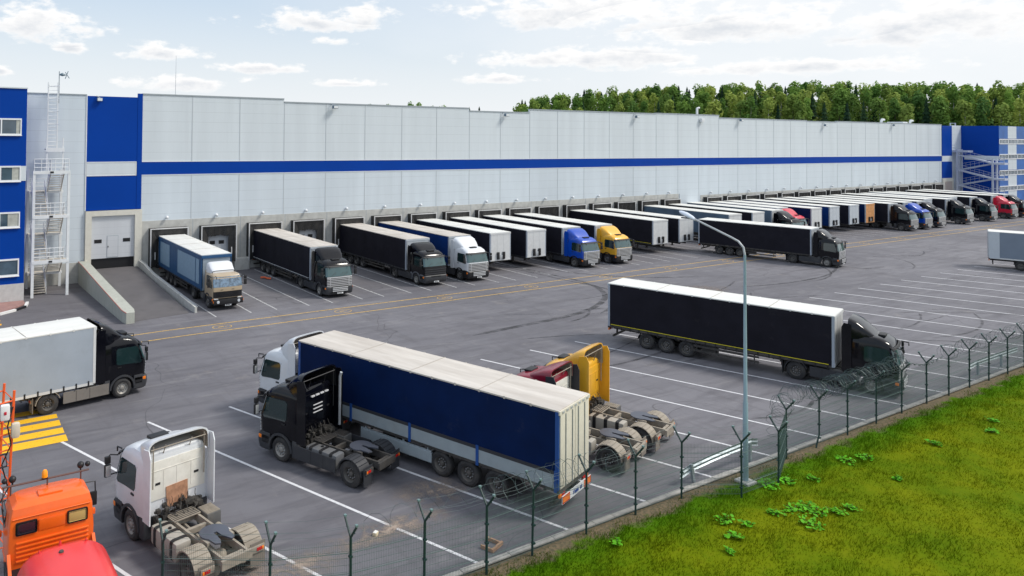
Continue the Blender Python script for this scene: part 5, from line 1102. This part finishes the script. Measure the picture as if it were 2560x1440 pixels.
# ------------------------------------------------------------------ sand smears
snd = bpy.data.materials.new('sand_dust'); snd.use_nodes = True; n_, l_, b_ = nodes(snd); b_.inputs['Base Color'].default_value = (.34, .27, .22, 1); b_.inputs['Roughness'].default_value = .9
tq = n_.new('ShaderNodeTexCoord'); q = n_.new('ShaderNodeTexNoise'); q.inputs['Scale'].default_value = 1.3; q.inputs['Detail'].default_value = 9; q.inputs['Roughness'].default_value = .7; q.inputs['Distortion'].default_value = .5; l_.new(tq.outputs['Object'], q.inputs['Vector'])
gl_ = n_.new('ShaderNodeTexGradient'); gl_.gradient_type = 'SPHERICAL'; mpg = n_.new('ShaderNodeMapping'); mpg.vector_type = 'POINT'; l_.new(tq.outputs['Generated'], mpg.inputs[0]); mpg.inputs['Location'].default_value = (-1, -1, 0); mpg.inputs['Scale'].default_value = (2, 2, 0); l_.new(mpg.outputs[0], gl_.inputs[0])
ma = n_.new('ShaderNodeMath'); ma.operation = 'MULTIPLY'; l_.new(gl_.outputs['Fac'], ma.inputs[0]); mr_ = n_.new('ShaderNodeMapRange'); l_.new(q.outputs[0], mr_.inputs[0]); mr_.inputs[1].default_value = .42; mr_.inputs[2].default_value = .62; l_.new(mr_.outputs[0], ma.inputs[1]); m2 = n_.new('ShaderNodeMath'); m2.operation = 'MULTIPLY'; m2.use_clamp = True; m2.inputs[1].default_value = 1.3; l_.new(ma.outputs[0], m2.inputs[0]); l_.new(m2.outputs[0], b_.inputs['Alpha'])
for cx, cy, rx, ry in ((17.3, 23.9, 1.9, 1.3), (10.2, 21.9, 2.6, 1.0), (14.3, 22.4, 3.2, .8), (60, 43, 5, 2), (8.4, 23.2, 2, 1.2)):
    solo('dust_patch', [snd], lambda b: b.add([(cx+rx*math.cos(6.2832*k/20), cy+ry*math.sin(6.2832*k/20), .0105+cx*1e-5) for k in range(20)], [tuple(range(20))]), kind='structure', smooth=0)
# ------------------------------------------------------------------ broadleaf weeds in the grass
leafm = mat('weed_leaf', (.09, .33, .01), .6, spec=.1, var=.35, vscale=2.5)
rnd = random.Random(21)
spots = [(34.65, 17.3, .5), (28.64, 15.33, .55), (29.5, 17.6, .5), (27.64, 14.94, .6), (25.25, 16.77, .45), (25.56, 16.12, .3), (35.64, 17.0, .45), (39.85, 16.08, .4), (30.13, 14.82, .35), (20.65, 17.73, .3), (23.51, 15.4, .22), (24.44, 15.86, .35), (45.45, 15.88, .3), (27.34, 16.07, .35), (34.59, 15.24, .25), (28.2, 15.9, .5), (29.3, 15.0, .5), (28.9, 15.8, .45), (30.5, 17.5, .5), (31.6, 17.0, .3), (43.8, 15.3, .35)]
for i, (x, y, s2) in enumerate(spots):
    t = thing('weed_plant', 'low broadleaf weed clump growing in the grass below the fence', 'weed', (x, y, gh(x, y)), rnd.random()*6, 'broadleaf weeds in the grass')
    def lf(b):
        for k in range(int(90*s2)+8):
            a = rnd.random()*6.28; r_ = s2*.9*rnd.random()**.7; cx, cy, cz = r_*math.cos(a), r_*math.sin(a)*.8, .05+.10*rnd.random(); q_ = .03+.045*rnd.random(); tl = rnd.uniform(-.5, .5); t2 = rnd.uniform(-.5, .5)
            b.add([(cx+q_*math.cos(w2), cy+q_*math.sin(w2), cz+q_*(tl*math.cos(w2)+t2*math.sin(w2))) for w2 in [6.2832*j/7 for j in range(7)]], [tuple(range(7))])
    part('leaf_cluster', t, f'wd{i}', [leafm], lf, smooth=0)
    part('stem', t, f'wds{i}', [mat('weed_stem', (.06, .12, .03), .7)], lambda b: [b.tube([(0, 0, 0), (s2*.5*math.cos(k), s2*.5*math.sin(k), .14)], .012, 4) for k in (0, 1.5, 3, 4.5)])
# ------------------------------------------------------------------ forest behind the warehouse
def leafmat(name, c1, c2):
    m = bpy.data.materials.new(name); m.use_nodes = True; n, l, b = nodes(m); b.inputs['Roughness'].default_value = .8; b.inputs['Specular IOR Level'].default_value = .15
    oi = n.new('ShaderNodeObjectInfo'); tcn = n.new('ShaderNodeTexCoord'); q = n.new('ShaderNodeTexNoise'); q.inputs['Scale'].default_value = .35; q.inputs['Detail'].default_value = 5; l.new(tcn.outputs['Object'], q.inputs['Vector'])
    a = n.new('ShaderNodeMath'); a.operation = 'MULTIPLY_ADD'; l.new(q.outputs[0], a.inputs[0]); a.inputs[1].default_value = .9; 
    r_ = n.new('ShaderNodeMapRange'); l.new(oi.outputs['Random'], r_.inputs[0]); r_.inputs[3].default_value = -.45; r_.inputs[4].default_value = .55; l.new(r_.outputs[0], a.inputs[2])
    x = n.new('ShaderNodeMix'); x.data_type = 'RGBA'; l.new(a.outputs[0], x.inputs[0]); x.inputs[6].default_value = (*c1, 1); x.inputs[7].default_value = (*c2, 1); l.new(x.outputs[2], b.inputs['Base Color'])
    tr = n.new('ShaderNodeBsdfTranslucent'); l.new(x.outputs[2], tr.inputs[0]); mx_ = n.new('ShaderNodeMixShader'); mx_.inputs[0].default_value = .35; l.new(b.outputs[0], mx_.inputs[1]); l.new(tr.outputs[0], mx_.inputs[2]); l.new(mx_.outputs[0], n['Material Output'].inputs[0]); return m
L1 = leafmat('birch_leaves', (.12, .24, .05), (.40, .48, .11)); L2 = leafmat('dark_leaves', (.09, .19, .05), (.26, .41, .08)); L3 = leafmat('spruce_needles', (.018, .05, .025), (.05, .10, .04))
bark = mat('bark', (.12, .10, .08), .9, var=.3); birchb = mat('birch_bark', (.45, .43, .38), .8, var=.3, vscale=2)
def crown_d(seed, H, W):
    def f(b):
        r_ = random.Random(seed); vs = []; fs = []; lobes = []
        for k in range(26):
            z = H*(.10+.88*r_.random()); w_ = W*(1-abs(z/H-.45)*1.15); a = r_.random()*6.28; q_ = w_*r_.uniform(.15, .62); lobes.append((q_*math.cos(a), q_*math.sin(a), z, W*r_.uniform(.17, .30)))
        lobes.append((0, 0, H*.92, W*.16)); lobes.append((0, 0, H*.55, W*.5))
        for cx, cy, cz, rr in lobes:
            for j in range(int(100*rr/W*2.4)+26):
                u = r_.gauss(0, 1); v = r_.gauss(0, 1); w_ = r_.gauss(0, 1); l_ = math.sqrt(u*u+v*v+w_*w_)+1e-6; q_ = rr*(.7+.38*r_.random()); p = Vector((cx+u/l_*q_, cy+v/l_*q_, cz+w_/l_*q_*1.5)); s_2 = .20+.30*r_.random()
                n1_ = Vector((u+r_.gauss(0, .9), v+r_.gauss(0, .9), w_+r_.gauss(0, .9)+.5)).normalized(); a_ = n1_.orthogonal().normalized(); c_2 = n1_.cross(a_); o = len(vs)
                for q2 in range(5): an = q2*1.2566+r_.random()*.7; e = s_2*r_.uniform(.6, 1.25); vs.append(p+a_*(e*math.cos(an))+c_2*(e*math.sin(an)))
                fs.append(tuple(range(o, o+5)))
        b.add(vs, fs)
    return f
def crown_c(seed, H, W):
    def f(b):
        r_ = random.Random(seed); n = 15
        for k in range(n):
            z = H*(.10+.88*k/n); rr = W*(1-(k/n))**.85*r_.uniform(.85, 1.1)+.15
            for j in range(11):
                a = 6.2832*j/11+r_.random()*.5; q_ = rr*r_.uniform(.7, 1.12); wd = .28*rr+.12; ca, sa = math.cos(a), math.sin(a)
                b.add([(0, 0, z+H*.04), (q_*ca*.6-sa*wd, q_*sa*.6+ca*wd, z-.05*H*.5), (q_*ca, q_*sa, z-.05*H-.1), (q_*ca*.6+sa*wd, q_*sa*.6-ca*wd, z-.05*H*.5)], [(0, 1, 2), (0, 2, 3)])
    return f
def trunk_b(H, bend):
    return lambda b: [b.tube([(0, 0, 0), (bend*.4, 0, H*.4), (bend, .1, H*.75), (bend, 0, H*.95)], [.3, .22, .12, .04], 6), b.tube([(bend*.5, 0, H*.45), (1.6, .4, H*.66)], [.1, .03], 4), b.tube([(bend*.6, 0, H*.5), (-1.5, -.5, H*.72)], [.1, .03], 4)]
rnd = random.Random(77)
KINDS = [('birch_tree', 'light green birch standing in the wood behind the warehouse', 'tree', L1, birchb, 'd'), ('broadleaf_tree', 'darker green broadleaf tree standing in the wood behind the warehouse', 'tree', L2, bark, 'd'), ('spruce_tree', 'dark pointed spruce standing in the wood behind the warehouse', 'spruce', L3, bark, 'c')]
def plant_tree(x, y, z, H, kind, v):
    nm, lab, cat, lm, bk, ty = KINDS[kind]; H0 = 22
    t = thing(nm, lab, cat, (x, y, z), rnd.random()*6.28, 'trees of the wood behind the warehouse' if kind < 2 else 'spruces of the wood behind the warehouse'); s2 = H/H0; t.scale = (s2*rnd.uniform(.9, 1.15), s2*rnd.uniform(.9, 1.15), s2)
    part('crown', t, f'crown{kind}{v}', [lm], crown_d(v*7+kind, H0, 5.1+.5*(v % 3)) if ty == 'd' else crown_c(v, H0, 3.4+.3*v), smooth=0)
    part('trunk', t, f'trunk{kind}{v%2}', [bk], trunk_b(H0*.97, .3*(v % 2)))
A_, B_ = Vector((215.7, 244)), Vector((312, 78))
cnt = 0
for row, (off, drop, step) in enumerate(((20, 0, 2.9), (13, 1.3, 3.3), (4, 4.0, 3.9), (-5, 7.2, 4.6))):
    nrm = Vector((1, .6)).normalized(); Ln = (B_-A_).length; n = int(Ln/step)
    for i in range(n):
        f_ = (i+rnd.uniform(-.3, .3))/n; p = A_+(B_-A_)*f_+nrm*(off+rnd.uniform(-3, 3))
        top = 29.3+5.6*min(1, max(0, f_)/.32)**.7-3.8*max(0, f_-.45)+rnd.gauss(0, .5)-drop
        H = rnd.uniform(19, 24); kind = rnd.choice([0, 0, 0, 1, 1, 2] if row else [0, 0, 1, 2]); 
        if kind == 2: top += rnd.uniform(-.3, 1.8)
        plant_tree(p.x, p.y, top-H, H, kind, rnd.randint(0, 4)); cnt += 1
# sparse tree tops further left, just above the parapet
for i in range(26):
    f_ = i/25; p = Vector((150+60*f_, 330-75*f_)); plant_tree(p.x+rnd.uniform(-3, 3), p.y, 26.3+1.2*f_+rnd.uniform(-1.6, .9)-20, 20, rnd.choice([0, 1, 2, 2]), rnd.randint(0, 4))
# wooded rise under the trees
def hill(b):
    n = 30; nrm = Vector((1, .6)).normalized(); rings = []
    for i in range(n+1):
        p = A_-(B_-A_)*.5+(B_-A_)*(i/n*2.0); rings.append([((p+nrm*o).x, (p+nrm*o).y, z) for o, z in ((-18, -.5), (-10, 6.5), (5, 10), (30, 12), (200, 12), (260, -.5))])
    b.loft(rings, closed=False, caps=False)
solo('wooded_rise', [mat('forest_floor', (.025, .04, .015), .9, var=.3)], hill, kind='structure')
